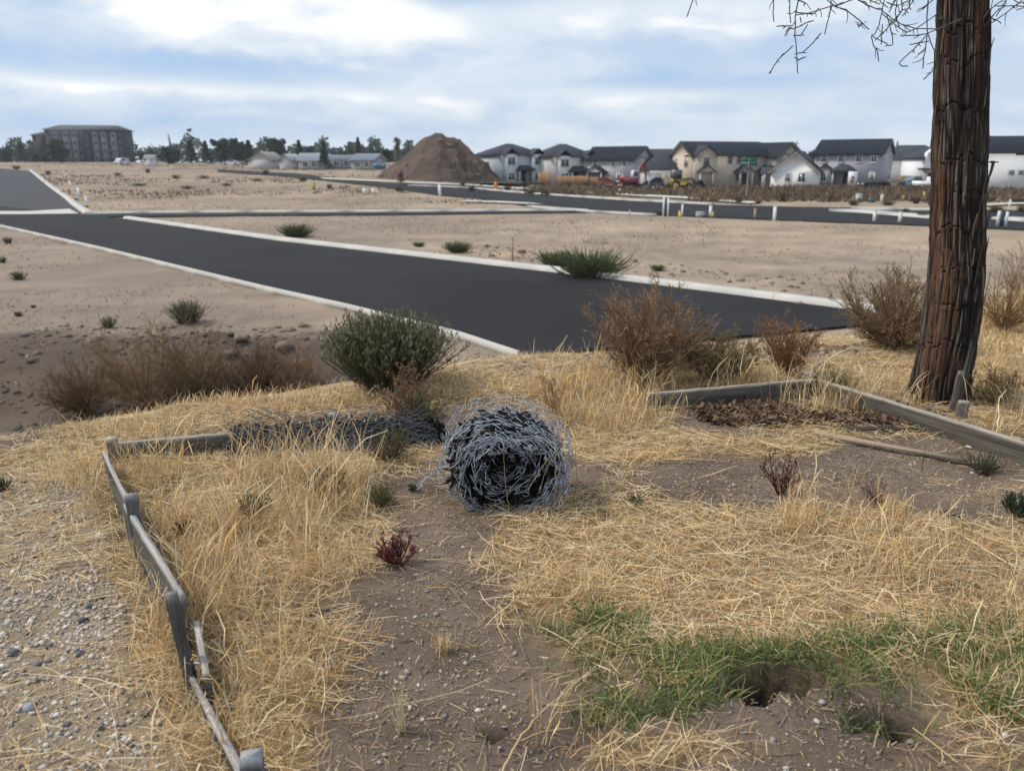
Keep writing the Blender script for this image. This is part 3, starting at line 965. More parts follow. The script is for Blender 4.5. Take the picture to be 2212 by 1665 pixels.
GREYB = (.105, .10, .095)
b0 = at(224, 972, .15)
board('edging_board', 'bowed grey board from the corner stake to the flat upright stake on the left', b0, at(284, 1098, .19), .15, .20, .019, bow=-.004, col=GREYB)
board('edging_board', 'grey board between the flat upright stake and the tall dark stake, left side', at(270, 1086, .21), at(394, 1285, .24), .21, .24, .019, bow=.0, col=GREYB)
board('edging_board', 'low narrow board half sunk in straw at the lower left, past the tall stake', at(415, 1460, .06), at(522, 1668, .06), .06, .06, .020, low=-.12, col=GREYB)
board('edging_board', 'short board stub behind the tall dark stake, beside a metal bolt', at(404, 1340, .13) + (0.03, 0, 0), at(432, 1455, .11) + (.02, 0, 0), .13, .11, .02, col=(.13, .12, .11))
board('edging_board', 'rear left board nearly hidden by tall straw, with a dark middle patch', at(232, 958, .12), at(840, 905, .12), .12, .12, .026, col=(.10, .092, .082))
board('edging_board', 'far grey board of the bed running to the back corner in front of dead bushes', at(1395, 850, .12), at(1765, 818, .13), .12, .13, .026, col=(.11, .10, .085))
board('edging_board', 'long grey board running past the tree foot to the right', at(1768, 818, .13), at(2300, 980, .13), .13, .13, .028, col=(.10, .09, .075), n=60)

stake('small corner stake at the far left corner of the bed', at(237, 948, .17) + (0, .02, 0), .17, .05, .05, .3, col=(.2, .19, .18))
p = at(290, 1218, 0)
stake('flat upright grey stake against the left board, bolted to its outer face', (p[0] + .03, p[1] + .02), .30, .046, .022, .22, lean=(-.06, .05), col=(.13, .13, .135))
p = at(412, 1500, 0)
stake('tall dark stake in the lower left holding two boards', (p[0] + .0, p[1] + .02), .34, .032, .028, .1, lean=(-.10, .05), col=(.105, .10, .095))
p = at(542, 1632, .2)
stake('stake cut off by the bottom edge with a pale worn top', (p[0], p[1]), .2, .052, .045, .2, col=(.15, .15, .155))
stake('short stake behind the rear left board above the flattened mesh', at(719, 893, .16) + (0, .0, 0), .16, .062, .05, .1, col=(.16, .148, .14))
stake('dark stake top behind the back corner of the bed', at(1755, 806, .15) + (0, .03, 0), .15, .09, .07, .1, col=(.10, .095, .09))
stake('short grey stake at the tree foot behind the long right board', at(2084, 868, .15) + (0, .02, 0), .15, .06, .045, -.3, lean=(.05, 0), col=(.17, .16, .145))
p = at(2072, 868, .1)
stake('slanted split grey stake leaning on the tree trunk', (p[0] - .03, p[1] + .02), .30, .036, .02, -.2, lean=(.10, .06), col=(.12, .11, .095))

lt = thing('wooden_lath', 'long weathered lath lying flat on the bare soil near the right board', 'lath', (at(1915, 970, 0) + (0, 0, .02)), math.atan2(*(at(2070, 998, 0) - at(1762, 942, 0))[[1, 0]]))
Acc().box((0, 0, 0), (.82, .034, .016), col=(.33, .25, .18), jit=.003).build('slat', M['wood'], lt)
st = thing('wood_splinter', 'dark thin splinters of wood lying beyond the long lath', 'splinter', (at(1910, 933, 0) + (0, 0, .02)), -.05)
Acc().box((0, 0, 0), (.5, .02, .012), col=(.06, .05, .045), jit=.004).box((.1, .06, 0), (.3, .02, .01), .1, col=(.08, .065, .05), jit=.003).build('splinter', M['wood'], st)

zb = at(442, 1432, .07)
zt = thing('steel_bolt', 'shiny round zinc bolt head sticking out beside the tall stake', 'bolt', zb)
Acc().tubes(np.array([(-.04, .0, 0), (-.012, -.003, 0)]), .006, 8).build('shank', M['zinc'], zt)
Acc().tubes(np.array([(-.012, -.003, 0), (-.006, -.004, 0), (.008, -.006, 0), (.010, -.006, 0)]), [.010, .018, .018, .012], 12, cap=True).build('head', M['zinc'], zt)


def leafs(acc, b, d, ln, wd, pal, droop=0.0):
    n = len(b)
    d = d / (np.linalg.norm(d, axis=1, keepdims=True) + 1e-9)
    P = np.stack([b, b + d * (ln * .55)[:, None], b + d * ln[:, None] + np.array([0, 0, -1.]) * (ln * droop)[:, None]], 1)
    sd = np.cross(d, rng.normal(0, 1, d.shape))
    sd /= np.linalg.norm(sd, axis=1, keepdims=True) + 1e-9
    acc.ribbons(P, np.tile([.4, 1, .1], (n, 1)) * (wd / 2)[:, None], sd, pal[rng.integers(0, len(pal), n)] * rng.uniform(.7, 1.2, (n, 1)))


# ------------------------------------------------------------------ rolls of chain-link fencing
def chain_link(u_of, N, M_, D, rad, rough, seed, col=(1, 1, 1)):
    """woven zigzag wires; u_of maps fence coordinates (u along, v across) to 3D (vectorised)"""
    r_ = np.random.default_rng(seed)
    k = np.arange(N)[:, None]
    sub = 4
    J = np.arange(M_ * sub + 1)[None, :]
    ph = J / sub + (k % 2)
    tri = 2 * np.abs((ph / 2) % 1 - .5) * 2 - 1
    tri = np.sign(tri) * np.abs(tri) ** .85
    u = k * D + tri * D * .53
    v = J / sub * D * .5 + 0 * k
    P = u_of(u, v)
    n_ = r_.normal(0, 1, (N, M_ + 2, 3))
    jj = (J / sub)[0]
    i0 = np.floor(jj).astype(int)
    f = (jj - i0)[None, :, None]
    P = P + rough * (n_[:, i0] * (1 - f) + n_[:, i0 + 1] * f)
    return P


WR = .0015


def knuckles(acc, P, r):
    """each wire end is bent over into a small loop"""
    N = len(P)
    for e, s in ((0, 1), (-1, -1)):
        p = P[:, e]
        t_ = P[:, e] - P[:, 3 if e == 0 else -4]
        t_ /= np.linalg.norm(t_, axis=1, keepdims=True) + 1e-9
        sd = np.cross(t_, rng.normal(0, 1, (N, 3)))
        sd /= np.linalg.norm(sd, axis=1, keepdims=True) + 1e-9
        a = np.linspace(0, math.pi * 1.5, 6)[None, :, None]
        rr = rng.uniform(.007, .013, (N, 1, 1))
        L = p[:, None] + t_[:, None] * np.sin(a) * rr * 1.5 + sd[:, None] * (1 - np.cos(a)) * rr
        acc.tubes(L, r, 4)


def wire_roll():
    c0 = np.array([-.03, 3.33, .0])
    root = thing('wire_roll', 'big tangled roll of grey chain-link fencing standing open end forward', 'wire roll', c0)
    D = .056

    def coil(r0_, r1_, turns, zc, recess, ph0, grow, egg, seed, length, name):
        b = (r1_ - r0_) / (turns * 2 * math.pi)
        stot = (r1_ ** 2 - r0_ ** 2) / (2 * b)

        def f(u, v):
            ph = (-r0_ + np.sqrt(np.maximum(r0_ ** 2 + 2 * b * np.maximum(u, 0), 0))) / b
            r = r0_ + b * ph
            q = (r - r0_) / (r1_ - r0_)
            an = ph + ph0
            r = r * (1 + .05 * np.sin(3 * an + 1) + .04 * np.sin(5.3 * an + seed)) * (1 + grow * v) * (1 - egg * np.sin(an))
            vv = v + recess * (1 - q) + .022 * np.sin(ph * .9 + seed) + .012 * np.sin(ph * 3.1)
            Zz = zc + r * np.sin(an) + .10 * v * (zc > .24)
            return np.stack([-.005 + r * np.cos(an) * (1.0 + .55 * np.clip(r - .13, 0, 1)) + .02 * vv, vv, np.maximum(Zz, .012)], -1)
        P = chain_link(f, int(stot / D), int(length / D * 2), D, WR, .010 + (.007 if seed == 1 else 0), seed)
        A_ = Acc().tubes(P, WR, 4)
        knuckles(A_, P, WR)
        return A_.build(name, M['wire'], root, smooth=True)
    coil(.03, .118, 6, .262, .16, 2.2, .1, 0, 1, .30, 'inner_coil')
    coil(.122, .150, 2, .258, .0, .6, .2, .04, 2, .40, 'middle_coil')
    coil(.175, .232, 4, .232, -.01, 1.9, .25, .12, 3, .42, 'outer_coil')
    # near-black leaf quads added between the turns to darken the inside
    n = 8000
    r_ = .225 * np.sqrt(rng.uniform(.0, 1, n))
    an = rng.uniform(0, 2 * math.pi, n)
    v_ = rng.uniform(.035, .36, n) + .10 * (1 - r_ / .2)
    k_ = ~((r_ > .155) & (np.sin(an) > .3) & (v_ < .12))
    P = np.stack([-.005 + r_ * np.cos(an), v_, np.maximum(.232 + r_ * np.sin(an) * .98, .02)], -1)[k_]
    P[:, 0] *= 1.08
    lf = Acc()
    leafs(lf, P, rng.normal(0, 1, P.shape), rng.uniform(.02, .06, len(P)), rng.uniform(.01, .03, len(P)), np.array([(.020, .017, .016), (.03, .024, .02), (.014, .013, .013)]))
    lf.build('shade_filler', M['leaf'], root)
    # a loose last turn, thrown over the top and bulging to both sides

    def loose(u, v):
        s = u / 1.75
        ang = math.pi * 1.28 - s * math.pi * 1.62
        rr = .238 + .016 * np.sin(s * 7) + .014 * np.sin(v * 14 + s * 4) + .03 * v
        X = .012 + rr * np.cos(ang) * 1.17 + .02 * v
        Zz = .235 + rr * np.sin(ang)
        Y = v * 1.0 - .02 + .05 * np.sin(s * 5)
        return np.stack([X, Y, np.maximum(Zz, .01)], -1)
    P = chain_link(loose, int(1.75 / D), 17, D, WR, .007, 2)
    A_ = Acc().tubes(P, WR, 4)
    knuckles(A_, P, WR)
    A_.build('loose_turn', M['wire'], root, smooth=True)

    # end of the mesh slumped down on the left
    def flap(u, v):
        s = u / .5
        X = -.22 - .25 * s + .02 * np.sin(v * 11)
        Zz = .30 * (1 - s) ** 1.25 + .015 + .03 * np.sin(v * 13 + s * 3) * (1 - s)
        Y = .06 + v * .8 + .1 * s - .03 * np.sin(s * 6)
        return np.stack([X, Y, np.maximum(Zz, .01)], -1)
    P = chain_link(flap, int(.5 / D), 13, D, WR * .9, .008, 3)
    A_ = Acc().tubes(P, WR * .9, 4)
    knuckles(A_, P, WR * .9)

    # skirt that sags over the right front, down to the ground
    A_.build('slumped_end', M['wire'], root, smooth=True)

    def skirt(u, v):
        s = u / .58
        a_ = 1.15 - s * 2.9
        rr = .235 + .03 * np.sin(s * 8)
        X = .01 + rr * np.cos(a_) * (.92 + .05 * s)
        Zz = .235 + rr * np.sin(a_) * .98
        Y = -.035 + v * .9 + .03 * np.sin(s * 9)
        return np.stack([X, Y, np.maximum(Zz, .012)], -1)
    P = chain_link(skirt, int(.58 / D), 6, D, WR, .007, 4)
    A_ = Acc().tubes(P, WR, 4)
    knuckles(A_, P, WR)
    A_.build('torn_edge', M['wire'], root, smooth=True)
    for ch in root.children:                                 # the whole roll has sagged a little
        ch.scale = (1.06, 1, .90)
    return root


wire_roll()


def flat_roll():
    p0, p1 = at(500, 985, 0) + (0, .03, 0), at(955, 955, 0)
    c0 = (p0 + p1) / 2
    d = p1 - p0
    L = np.linalg.norm(d)
    root = thing('wire_roll', 'flattened folded length of dark chain-link fencing lying against the rear left board', 'wire roll', c0 + (0, .02, 0), math.atan2(d[1], d[0]))
    D = .05
    n = 3600
    P = np.stack([rng.uniform(-L / 2, L / 2, n), rng.uniform(-.10, .09, n), 0 * rng.uniform(0, 1, n)], -1)
    P[:, 2] = .012 + rng.uniform(0, 1, n) * np.interp(P[:, 1], [-.1, .0, .05, .09], [.04, .13, .14, .02])
    lf = Acc()
    leafs(lf, P, rng.normal(0, 1, P.shape), rng.uniform(.02, .06, n), rng.uniform(.01, .03, n), np.array([(.026, .022, .02), (.04, .032, .026), (.018, .017, .016)]))
    lf.build('shade_filler', M['leaf'], root)  # near-black leaf quads added under the mesh to make it read dark
    # folded lengths of mesh, one over the other, from the soil up against the board
    for i, (lift, y0_, y1_, ztop, sl) in enumerate(((.0, -.20, .02, .18, 0), (.02, -.15, .03, .19, 1), (.012, -.18, .02, .13, 2), (.035, -.11, .03, .17, 3))):
        def f(u, v, lift=lift, y0_=y0_, y1_=y1_, ztop=ztop, sl=sl):
            s_ = np.clip(v / .40, 0, 1)
            X = u - L / 2 + .04 * np.sin(s_ * 4 + sl) + (.1 if sl == 3 else 0)
            Y = y0_ + (y1_ - y0_) * s_ + .025 * np.sin(u * 5 + sl)
            Z_ = lift + ztop * s_ ** 1.1 * (1 + .14 * np.sin(u * 4.1 + sl * 2)) + .014 * np.sin(u * 11 + s_ * 5 + sl) * s_ + .008
            return np.stack([X, Y, np.maximum(Z_, .008)], -1)
        P = chain_link(f, int(L / D) - (8 if sl == 3 else 0), 16, D, WR, .006, 11 + i)
        A_ = Acc().tubes(P, WR, 4)
        knuckles(A_, P, WR)
        A_.build('mesh_layer', M['wire_dull'], root, smooth=True)


flat_roll()


# ------------------------------------------------------------------ grass and litter (uncountable)
def scatter(n, mask, xr=(-4.6, 6.6), yr=(1.0, 9.0)):
    x, y = rng.uniform(*xr, n), rng.uniform(*yr, n)
    px, py = proj(x, y, np.zeros(n))
    ok = rng.uniform(0, 1, n) < mask(x, y, px, py)
    hx_, hy_ = .10 * fbm(x * 9, y * 9, 3, 35), .10 * fbm(x * 9 + 40, y * 9, 3, 36)
    for a_, b_, rx, ry, _ in HOLES:
        ok &= (((x + hx_ - a_) / rx) ** 2 + ((y + hy_ - b_) / ry) ** 2) > 1.0
    return x[ok], y[ok]


STRAW = np.array([(.82, .64, .36), (.74, .51, .23), (.86, .72, .47), (.66, .41, .16), (.78, .64, .41), (.38, .24, .12), (.58, .44, .26), (.45, .33, .20)])


def blades(acc, x, y, h, lean, wid, K, pal, drop=.0, head=0.0, z0=None, hue=.12):
    n = len(x)
    z = (zg(x, y) if z0 is None else z0) - .005
    az = rng.uniform(0, 2 * math.pi, n)
    d = np.stack([np.cos(az), np.sin(az), np.zeros(n)], -1)
    s = np.linspace(0, 1, K)[None, :, None]
    bend = rng.uniform(.2, 1.0, (n, 1, 1)) * drop
    out = (lean[:, None, None] * s + bend * s ** 2.2) * h[:, None, None]
    up = h[:, None, None] * s * np.sqrt(np.maximum(.05, 1 - np.minimum(lean, .95) ** 2))[:, None, None] - bend * .45 * s ** 3 * h[:, None, None]
    P = np.stack([x, y, z], -1)[:, None] + d[:, None] * out + np.array([0, 0, 1.]) * np.maximum(up, .002)
    P = P + rng.normal(0, .035, P.shape) * h[:, None, None] * s
    side = np.stack([-np.sin(az + rng.normal(0, .8, n)), np.cos(az), np.zeros(n)], -1)
    side /= np.linalg.norm(side, axis=1, keepdims=True) + 1e-9
    prof = np.interp(np.linspace(0, 1, K), [0, .7, 1], [1, .75, .15])
    W = np.tile(prof, (n, 1)) * wid[:, None]
    if head:
        hd = rng.uniform(0, 1, n) < head
        W[hd, -2] *= 3.0
        W[hd, -1] *= 6.0
    c = pal[rng.integers(0, len(pal), n)] * rng.uniform(1 - 2 * hue, 1 + hue, (n, 1))
    acc.ribbons(P, W / 2, side, c)


tall_mask = lambda x, y, px, py: np.clip(blobs(px, py, TALL) - .05 - 3 * blobs(px, py, [(760, 985, 240, 42, 1)]), 0, 1) * np.clip(.28 + 3.4 * fbm(x * 3.2, y * 3.2, 4, 81) + .25, .03, 1) * (1 - .9 * ((left_of_boards(x, y) > -.03) & (left_of_boards(x, y) < .06)))
A = Acc()
x, y = scatter(420000, tall_mask)
n = len(x)
outb = np.where(x < .1, y - np.interp(x, [-2.3, -.6], [4.15, 4.6]), y - 5.3) > 0
hh = np.where((np.abs(x - .75) < .62) & (y < 5.7), .85, np.where(outb & (y < 7.5), .36, 1.0)) * np.clip(rng.gamma(5, .038, n), .06, .40) * np.clip(.62 + .12 * y, .7, 1.25) * (.75 + .9 * (fbm(x * 1.7, y * 1.7, 2, 83) + .5) * .6)
blades(A, x, y, hh, np.abs(rng.normal(.12, .14, n)), rng.uniform(.0018, .0034, n) * (.75 + .08 * y), 5, STRAW, drop=.55, head=.3)
# short understory of the same grass
x, y = scatter(240000, lambda x, y, px, py: np.clip(blobs(px, py, TALL) + .5 * blobs(px, py, LIE) - .7 * blobs(px, py, DIRT) + 2 * fbm(x * 2.5, y * 2.5, 3, 84), 0, .5))
n = len(x)
blades(A, x, y, rng.uniform(.03, .11, n), rng.uniform(.1, .8, n), rng.uniform(.0018, .003, n) * (.75 + .08 * y), 4, STRAW * .92, drop=.5)
tag(A.build('dry_grass', M['straw']), 'standing straw-coloured dry grass all over the bed', 'grass', kind='stuff')

A = Acc()


def straw_mask(x, y, px, py):
    gravel = np.clip(left_of_boards(x, y) * 6, 0, 1) * (py > 1045)
    m_ = .26 + 1.1 * blobs(px, py, LIE) + .35 * blobs(px, py, TALL) - .72 * blobs(px, py, DIRT) - .42 * blobs(px, py, GREEN) + 1.9 * fbm(x * 2.4, y * 2.4, 4, 85)
    return np.clip(np.where(gravel > .3, .34 + .9 * fbm(x * 2, y * 2, 3, 86), m_), 0.015, 1)


x, y = scatter(300000, straw_mask)
n = len(x)
ln = np.clip(rng.gamma(2.4, .045, n), .02, .42)
az = rng.normal(.35, .9, n) + np.where(rng.uniform(size=n) < .5, math.pi, 0) + 1.5 * fbm(x * .8, y * .8, 2, 87)
d = np.stack([np.cos(az), np.sin(az)], -1)
K = 4
s = np.linspace(-.5, .5, K)
cv = rng.normal(0, .14, n)
PX = x[:, None] + d[:, :1] * s * ln[:, None] - d[:, 1:] * (s ** 2 * cv[:, None] * ln[:, None] * 2)
PY = y[:, None] + d[:, 1:] * s * ln[:, None] + d[:, :1] * (s ** 2 * cv[:, None] * ln[:, None] * 2)
lay = rng.uniform(.002, .03, n) + .02 * np.clip(fbm(x * 5, y * 5, 2, 88) + .3, 0, 1)
tilt = rng.normal(0, .10, n)
PZ = zg(PX.ravel(), PY.ravel()).reshape(PX.shape) + np.maximum(lay[:, None] + tilt[:, None] * s * ln[:, None], .002)
side = np.stack([-d[:, 1], d[:, 0], rng.normal(0, .6, n)], -1)
side /= np.linalg.norm(side, axis=1, keepdims=True)
pal = np.concatenate([STRAW, [(.80, .66, .44), (.76, .61, .38)]])
c = pal[rng.integers(0, len(pal), n)] * rng.uniform(.72, 1.12, (n, 1))
A.ribbons(np.stack([PX, PY, PZ], -1), np.tile([.8, 1, .9, .4], (n, 1)) * (rng.uniform(.0016, .0034, n) * (.7 + .09 * y) / 2)[:, None], side, c)
# chips and fragments on the bare soil
x, y = scatter(420000, lambda x, y, px, py: np.clip(.36 + .5 * blobs(px, py, DIRT) + 1.6 * fbm(x * 3, y * 3, 3, 89) - .8 * blobs(px, py, GREEN), 0, .8) * (left_of_boards(x, y) < 0))
n = len(x)
az = rng.uniform(0, 6.28, n)
ln = np.clip(rng.gamma(1.3, .011, n), .003, .07)
PX = x[:, None] + np.cos(az)[:, None] * np.linspace(-.5, .5, 2) * ln[:, None]
PY = y[:, None] + np.sin(az)[:, None] * np.linspace(-.5, .5, 2) * ln[:, None]
PZ = zg(PX.ravel(), PY.ravel()).reshape(PX.shape) + rng.uniform(.001, .008, (n, 1))
side = np.stack([-np.sin(az), np.cos(az), rng.normal(0, .5, n)], -1)
pal2 = np.array([(.36, .28, .20), (.44, .35, .24), (.27, .20, .145), (.46, .33, .17), (.17, .125, .09)])
A.ribbons(np.stack([PX, PY, PZ], -1), np.ones((n, 2)) * (rng.uniform(.0015, .0042, n) / 2)[:, None], side, pal2[rng.integers(0, 5, n)] * rng.uniform(.7, 1.1, (n, 1)))
tag(A.build('fallen_straw', M['straw']), 'flattened straw and chaff lying over the soil', 'straw', kind='stuff')

A = Acc()
GRN = np.array([(.065, .118, .025), (.09, .155, .035), (.05, .09, .022), (.13, .175, .045), (.26, .26, .09), (.09, .155, .033), (.45, .36, .17)])
x, y = scatter(800000, lambda x, y, px, py: np.clip(1.6 * blobs(px, py, GREEN) * np.clip(.40 + 7 * fbm(x * 5.5, y * 5.5, 4, 90), 0, 1), 0, 1))
n = len(x)
blades(A, x, y, rng.uniform(.03, .11, n), rng.uniform(.1, .75, n), rng.uniform(.0025, .0045, n), 4, GRN, drop=.7)
tag(A.build('green_grass', M['leaf']), 'low green grass round the dug holes in the foreground', 'grass', kind='stuff')

# pebbles
A = Acc()
x, y = scatter(120000, lambda x, y, px, py: (left_of_boards(x, y) > .03) * (py > 1000) * np.clip(.55 + 1.3 * fbm(x * 1.3, y * 1.3, 3, 91) + .0006 * (py - 1250), .04, 1), (-3.6, -.2), (1.2, 4.1))
k = rng.uniform(size=len(x)) < .75 + 1.5 * fbm(x * 5, y * 5, 2, 97)
x, y = x[k], y[k]
n = len(x)
sz = np.clip(rng.gamma(2.0, .0021, n), .0016, .0145)
pc = np.array([(.58, .53, .47), (.48, .43, .37), (.66, .62, .57), (.40, .34, .28), (.30, .28, .27), (.52, .43, .33), (.13, .135, .145)])
c = pc[rng.choice(7, n, p=[.20, .21, .09, .20, .08, .17, .05])] * rng.uniform(.65, 1.08, (n, 1))
A.rocks(np.stack([x, y, zg(x, y) + sz * .25], -1), sz, c)
x, y = scatter(70000, lambda x, y, px, py: np.clip(.05 + .5 * blobs(px, py, DIRT) + .7 * fbm(x * 2.2, y * 2.2, 3, 92), .0, .8) * (left_of_boards(x, y) < 0), (-2.4, 4.5), (1.2, 6))
n = len(x)
sz = np.clip(rng.gamma(2.2, .0015, n), .0015, .012)
c = pc[rng.choice(7, n, p=[.14, .2, .08, .25, .18, .1, .05])] * rng.uniform(.5, .9, (n, 1))
A.rocks(np.stack([x, y, zg(x, y) + sz * .3], -1), sz, c)
# gravel spilled down the slope by the road end
x, y = rng.uniform(3.2, 9, 6000), rng.uniform(8, 17, 6000)
sz = rng.uniform(.012, .045, 6000)
A.rocks(np.stack([x, y, zg(x, y) + sz * .2], -1), sz, pc[rng.integers(0, 5, 6000)] * rng.uniform(.45, .8, (6000, 1)))
x, y = rng.uniform(-3.5, 4, 9000), rng.uniform(6, 16.5, 9000)
sz = rng.uniform(.01, .04, 9000)
A.rocks(np.stack([x, y, zg(x, y) + sz * .2], -1), sz, pc[rng.integers(0, 5, 9000)] * np.array([.42, .38, .34]) * rng.uniform(.7, 1.3, (9000, 1)))
tag(A.build('gravel', M['stone']), 'pale gravel and pebbles beside and inside the bed', 'gravel', kind='stuff')

# brown leaf litter in the back corner
A = Acc()
x, y = scatter(60000, lambda x, y, px, py: np.clip(blobs(px, py, [(1620, 895, 120, 22, .8), (1880, 912, 150, 16, .7), (1760, 905, 260, 18, .5), (1900, 885, 60, 14, .5)]), 0, .9), (.5, 4), (4, 6))
n = len(x)
az = rng.uniform(0, 6.28, n)
ln = rng.uniform(.02, .06, n)
t3 = np.linspace(-.5, .5, 4)
PX = x[:, None] + np.cos(az)[:, None] * t3 * ln[:, None]
PY = y[:, None] + np.sin(az)[:, None] * t3 * ln[:, None]
PZ = zg(x, y)[:, None] + rng.uniform(.003, .04, (n, 1)) + np.abs(t3) * rng.uniform(0, .5, (n, 1)) * ln[:, None] + t3 * rng.normal(0, .4, (n, 1)) * ln[:, None]
side = np.stack([-np.sin(az), np.cos(az), rng.normal(0, .6, n)], -1)
side /= np.linalg.norm(side, axis=1, keepdims=True)
lp = np.array([(.12, .065, .04), (.17, .10, .06), (.08, .05, .035), (.22, .14, .08)])
A.ribbons(np.stack([PX, PY, PZ], -1), np.tile([.15, 1, .8, .1], (n, 1)) * (ln * .26)[:, None], side, lp[rng.integers(0, 4, n)] * rng.uniform(.6, 1.2, (n, 1)))
tag(A.build('leaf_litter', M['leaf']), 'curled brown dead leaves in the back corner of the bed', 'leaves', kind='stuff')

# ------------------------------------------------------------------ shrubs and weeds
def dome_dirs(n, spread):
    a = rng.uniform(0, 2 * math.pi, n)
    e = np.sqrt(rng.uniform(0, 1, n)) * spread
    return np.stack([np.sin(e) * np.cos(a), np.sin(e) * np.sin(a), np.cos(e)], -1), e


RB_PAL = np.array([(.085, .105, .050), (.115, .135, .065), (.06, .075, .038), (.15, .155, .08)])


def rabbitbrush(w, h, n=520, per=26, pal=RB_PAL, thick=1.0, tip=None, spread=1.15):
    """upright stems crowded with short narrow leaves -> (stems, leaves) meshes about the origin"""
    d, e = dome_dirs(n, spread)
    base = np.stack([rng.normal(0, w * .07, n), rng.normal(0, w * .07, n), np.zeros(n)], -1)
    ln = np.hypot(np.sin(e) * w * .5, np.cos(e) * h) * rng.uniform(.72, 1.06, n)
    P = grow(base, d * np.array([1, 1, 1.]), ln, 5, .07, .10)
    st = Acc().tubes(P, np.linspace(.0035, .0012, 6) * thick, 3, np.array([.10, .085, .055]))
    lf = Acc()
    b, dd, _ = side_shoots(P, per, .25, 1.0, .1, .55, .25)
    leafs(lf, b, dd, rng.uniform(.02, .05, len(b)) * (h / .7) ** .5, rng.uniform(.003, .006, len(b)) * thick, pal)
    if tip is not None:
        k = len(P)
        leafs(lf, np.repeat(P[:, -1], 3, 0), rng.normal(0, .4, (3 * k, 3)) + (0, 0, 1), rng.uniform(.02, .05, 3 * k), rng.uniform(.006, .010, 3 * k), tip)
    return st.mesh('stems', M['twig']), lf.mesh('leaves', M['leaf'])


def dry_bush(w, h, n=26, per1=9, per2=6, spread=1.0, cols=((.16, .085, .05), (.22, .125, .065), (.12, .07, .045)), r0=.006, seeds=0.0, up=.16, rt=.0011):
    d, e = dome_dirs(n, spread)
    base = rng.normal(0, w * .03, (n, 3)) * (1, 1, 0)
    ln = np.hypot(np.sin(e) * w * .5, np.cos(e) * h) * rng.uniform(.7, 1.08, n)
    P = grow(base, d, ln, 5, .10, .05)
    cols = np.array(cols)
    st = Acc().tubes(P, np.linspace(r0, r0 * .3, 6), 4, cols[rng.integers(0, len(cols), n)] * .9)
    b, dd, l1 = side_shoots(P, per1, .15, .98, .42, .75, up)
    Q = grow(b, dd, l1, 3, .14, .06)
    tw = Acc().tubes(Q, np.linspace(r0 * .38, r0 * .18, 4), 3, cols[rng.integers(0, len(cols), len(Q))])
    b, dd, l2 = side_shoots(Q, per2, .1, 1.0, .45, .8, up)
    T = grow(b, dd, l2, 2, .15, .04)
    ct = cols[rng.integers(0, len(cols), len(T))] * rng.uniform(.7, 1.5, (len(T), 1))
    tw.tubes(T, np.linspace(max(r0 * .2, rt), rt * .7, 3), 3, ct)
    if seeds:
        k = rng.uniform(size=len(T)) < seeds
        b, dd, _ = side_shoots(T[k], 3, .1, 1.0, .1, .9, .1)
        leafs(tw, b, dd, rng.uniform(.006, .016, len(b)), rng.uniform(.003, .006, len(b)), cols * 1.5)
    return st.mesh('stems', M['twig']), tw.mesh('twigs', M['twig'])


def plant(name, label, cat, loc, meshes, group=None, rz=None, s=(1, 1, 1)):
    root = thing(name, label, cat, loc, rng.uniform(0, 6.28) if rz is None else rz, group)
    root.scale = s
    for m in meshes:
        o = bpy.data.objects.new(m.name.split('.')[0], m)
        COL.objects.link(o)
        o.parent = root
    return root


def size_at(p, wpx):
    """metres for a width in picture units at point p"""
    d = p[1] * CT - (p[2] - CZ) * ST
    return wpx * d / F


# big green shrub at the edge of the yard
p = ground_at(842, 838)
w, h = size_at(p, 325), size_at(p, 150)
plant('green_shrub', 'big dense grey-green shrub between the yard and the near road end', 'shrub', p, rabbitbrush(w * 1.05, h * 1.08, 1000, 34, tip=np.array([(.22, .20, .13), (.15, .16, .09)])))
# dead brown bushes along the back
RED = ((.24, .155, .095), (.30, .20, .12), (.18, .105, .065))
TAN = ((.24, .15, .075), (.30, .19, .09), (.17, .105, .06))
BRN = ((.20, .13, .075), (.27, .18, .10), (.13, .09, .055))
OLV = ((.16, .12, .06), (.12, .11, .05), (.20, .14, .07))
for px, py, wpx, hpx, label, cols, n, sp in (
        (1395, 836, 260, 235, 'tall reddish brown dead bush in front of the dark road', RED, 52, .8),
        (1545, 822, 230, 140, 'low olive and brown dead bush right of the tall reddish one', OLV, 44, 1.1),
        (1700, 812, 150, 140, 'rusty brown upright dead bush behind the back corner of the bed', ((.24, .125, .06), (.19, .10, .055), (.28, .16, .08)), 28, .8),
        (1925, 752, 215, 200, 'large round brown tumbleweed bush left of the tree trunk', BRN, 62, 1.15),
        (1480, 800, 130, 90, 'small brown bush filling the gap in the row before the road', BRN, 20, 1.0)):
    p = ground_at(px, py)
    w, h = size_at(p, wpx), size_at(p, hpx)
    k = h / .6
    plant('dead_bush', label, 'bush', p, dry_bush(w, h, int(n * 1.3), 12, 9, sp, cols, .006 * k ** .5, .35, rt=.0013 * k ** .6), 'dead bushes along the yard edge')
for px, py, wpx, hpx, label, cols in (
        (2165, 720, 170, 190, 'pale brown bush right of the tree with loose upright sprays', TAN),
        (2200, 640, 120, 120, 'tan bush farther back at the right edge of the picture', TAN),
        (2140, 880, 110, 90, 'sparse greenish brown weed at the right foot of the tree', OLV),
        (2170, 850, 120, 60, 'low brown dry weed right of the tree beyond the long board', TAN)):
    p = ground_at(px, py)
    w, h = size_at(p, wpx), size_at(p, hpx)
    plant('dry_weed', label, 'bush', p, dry_bush(w, h, 26, 9, 7, .95, cols, .005 * (h / .6) ** .5, .3, rt=.0012 * (h / .6) ** .5), 'dry weeds right of the tree')
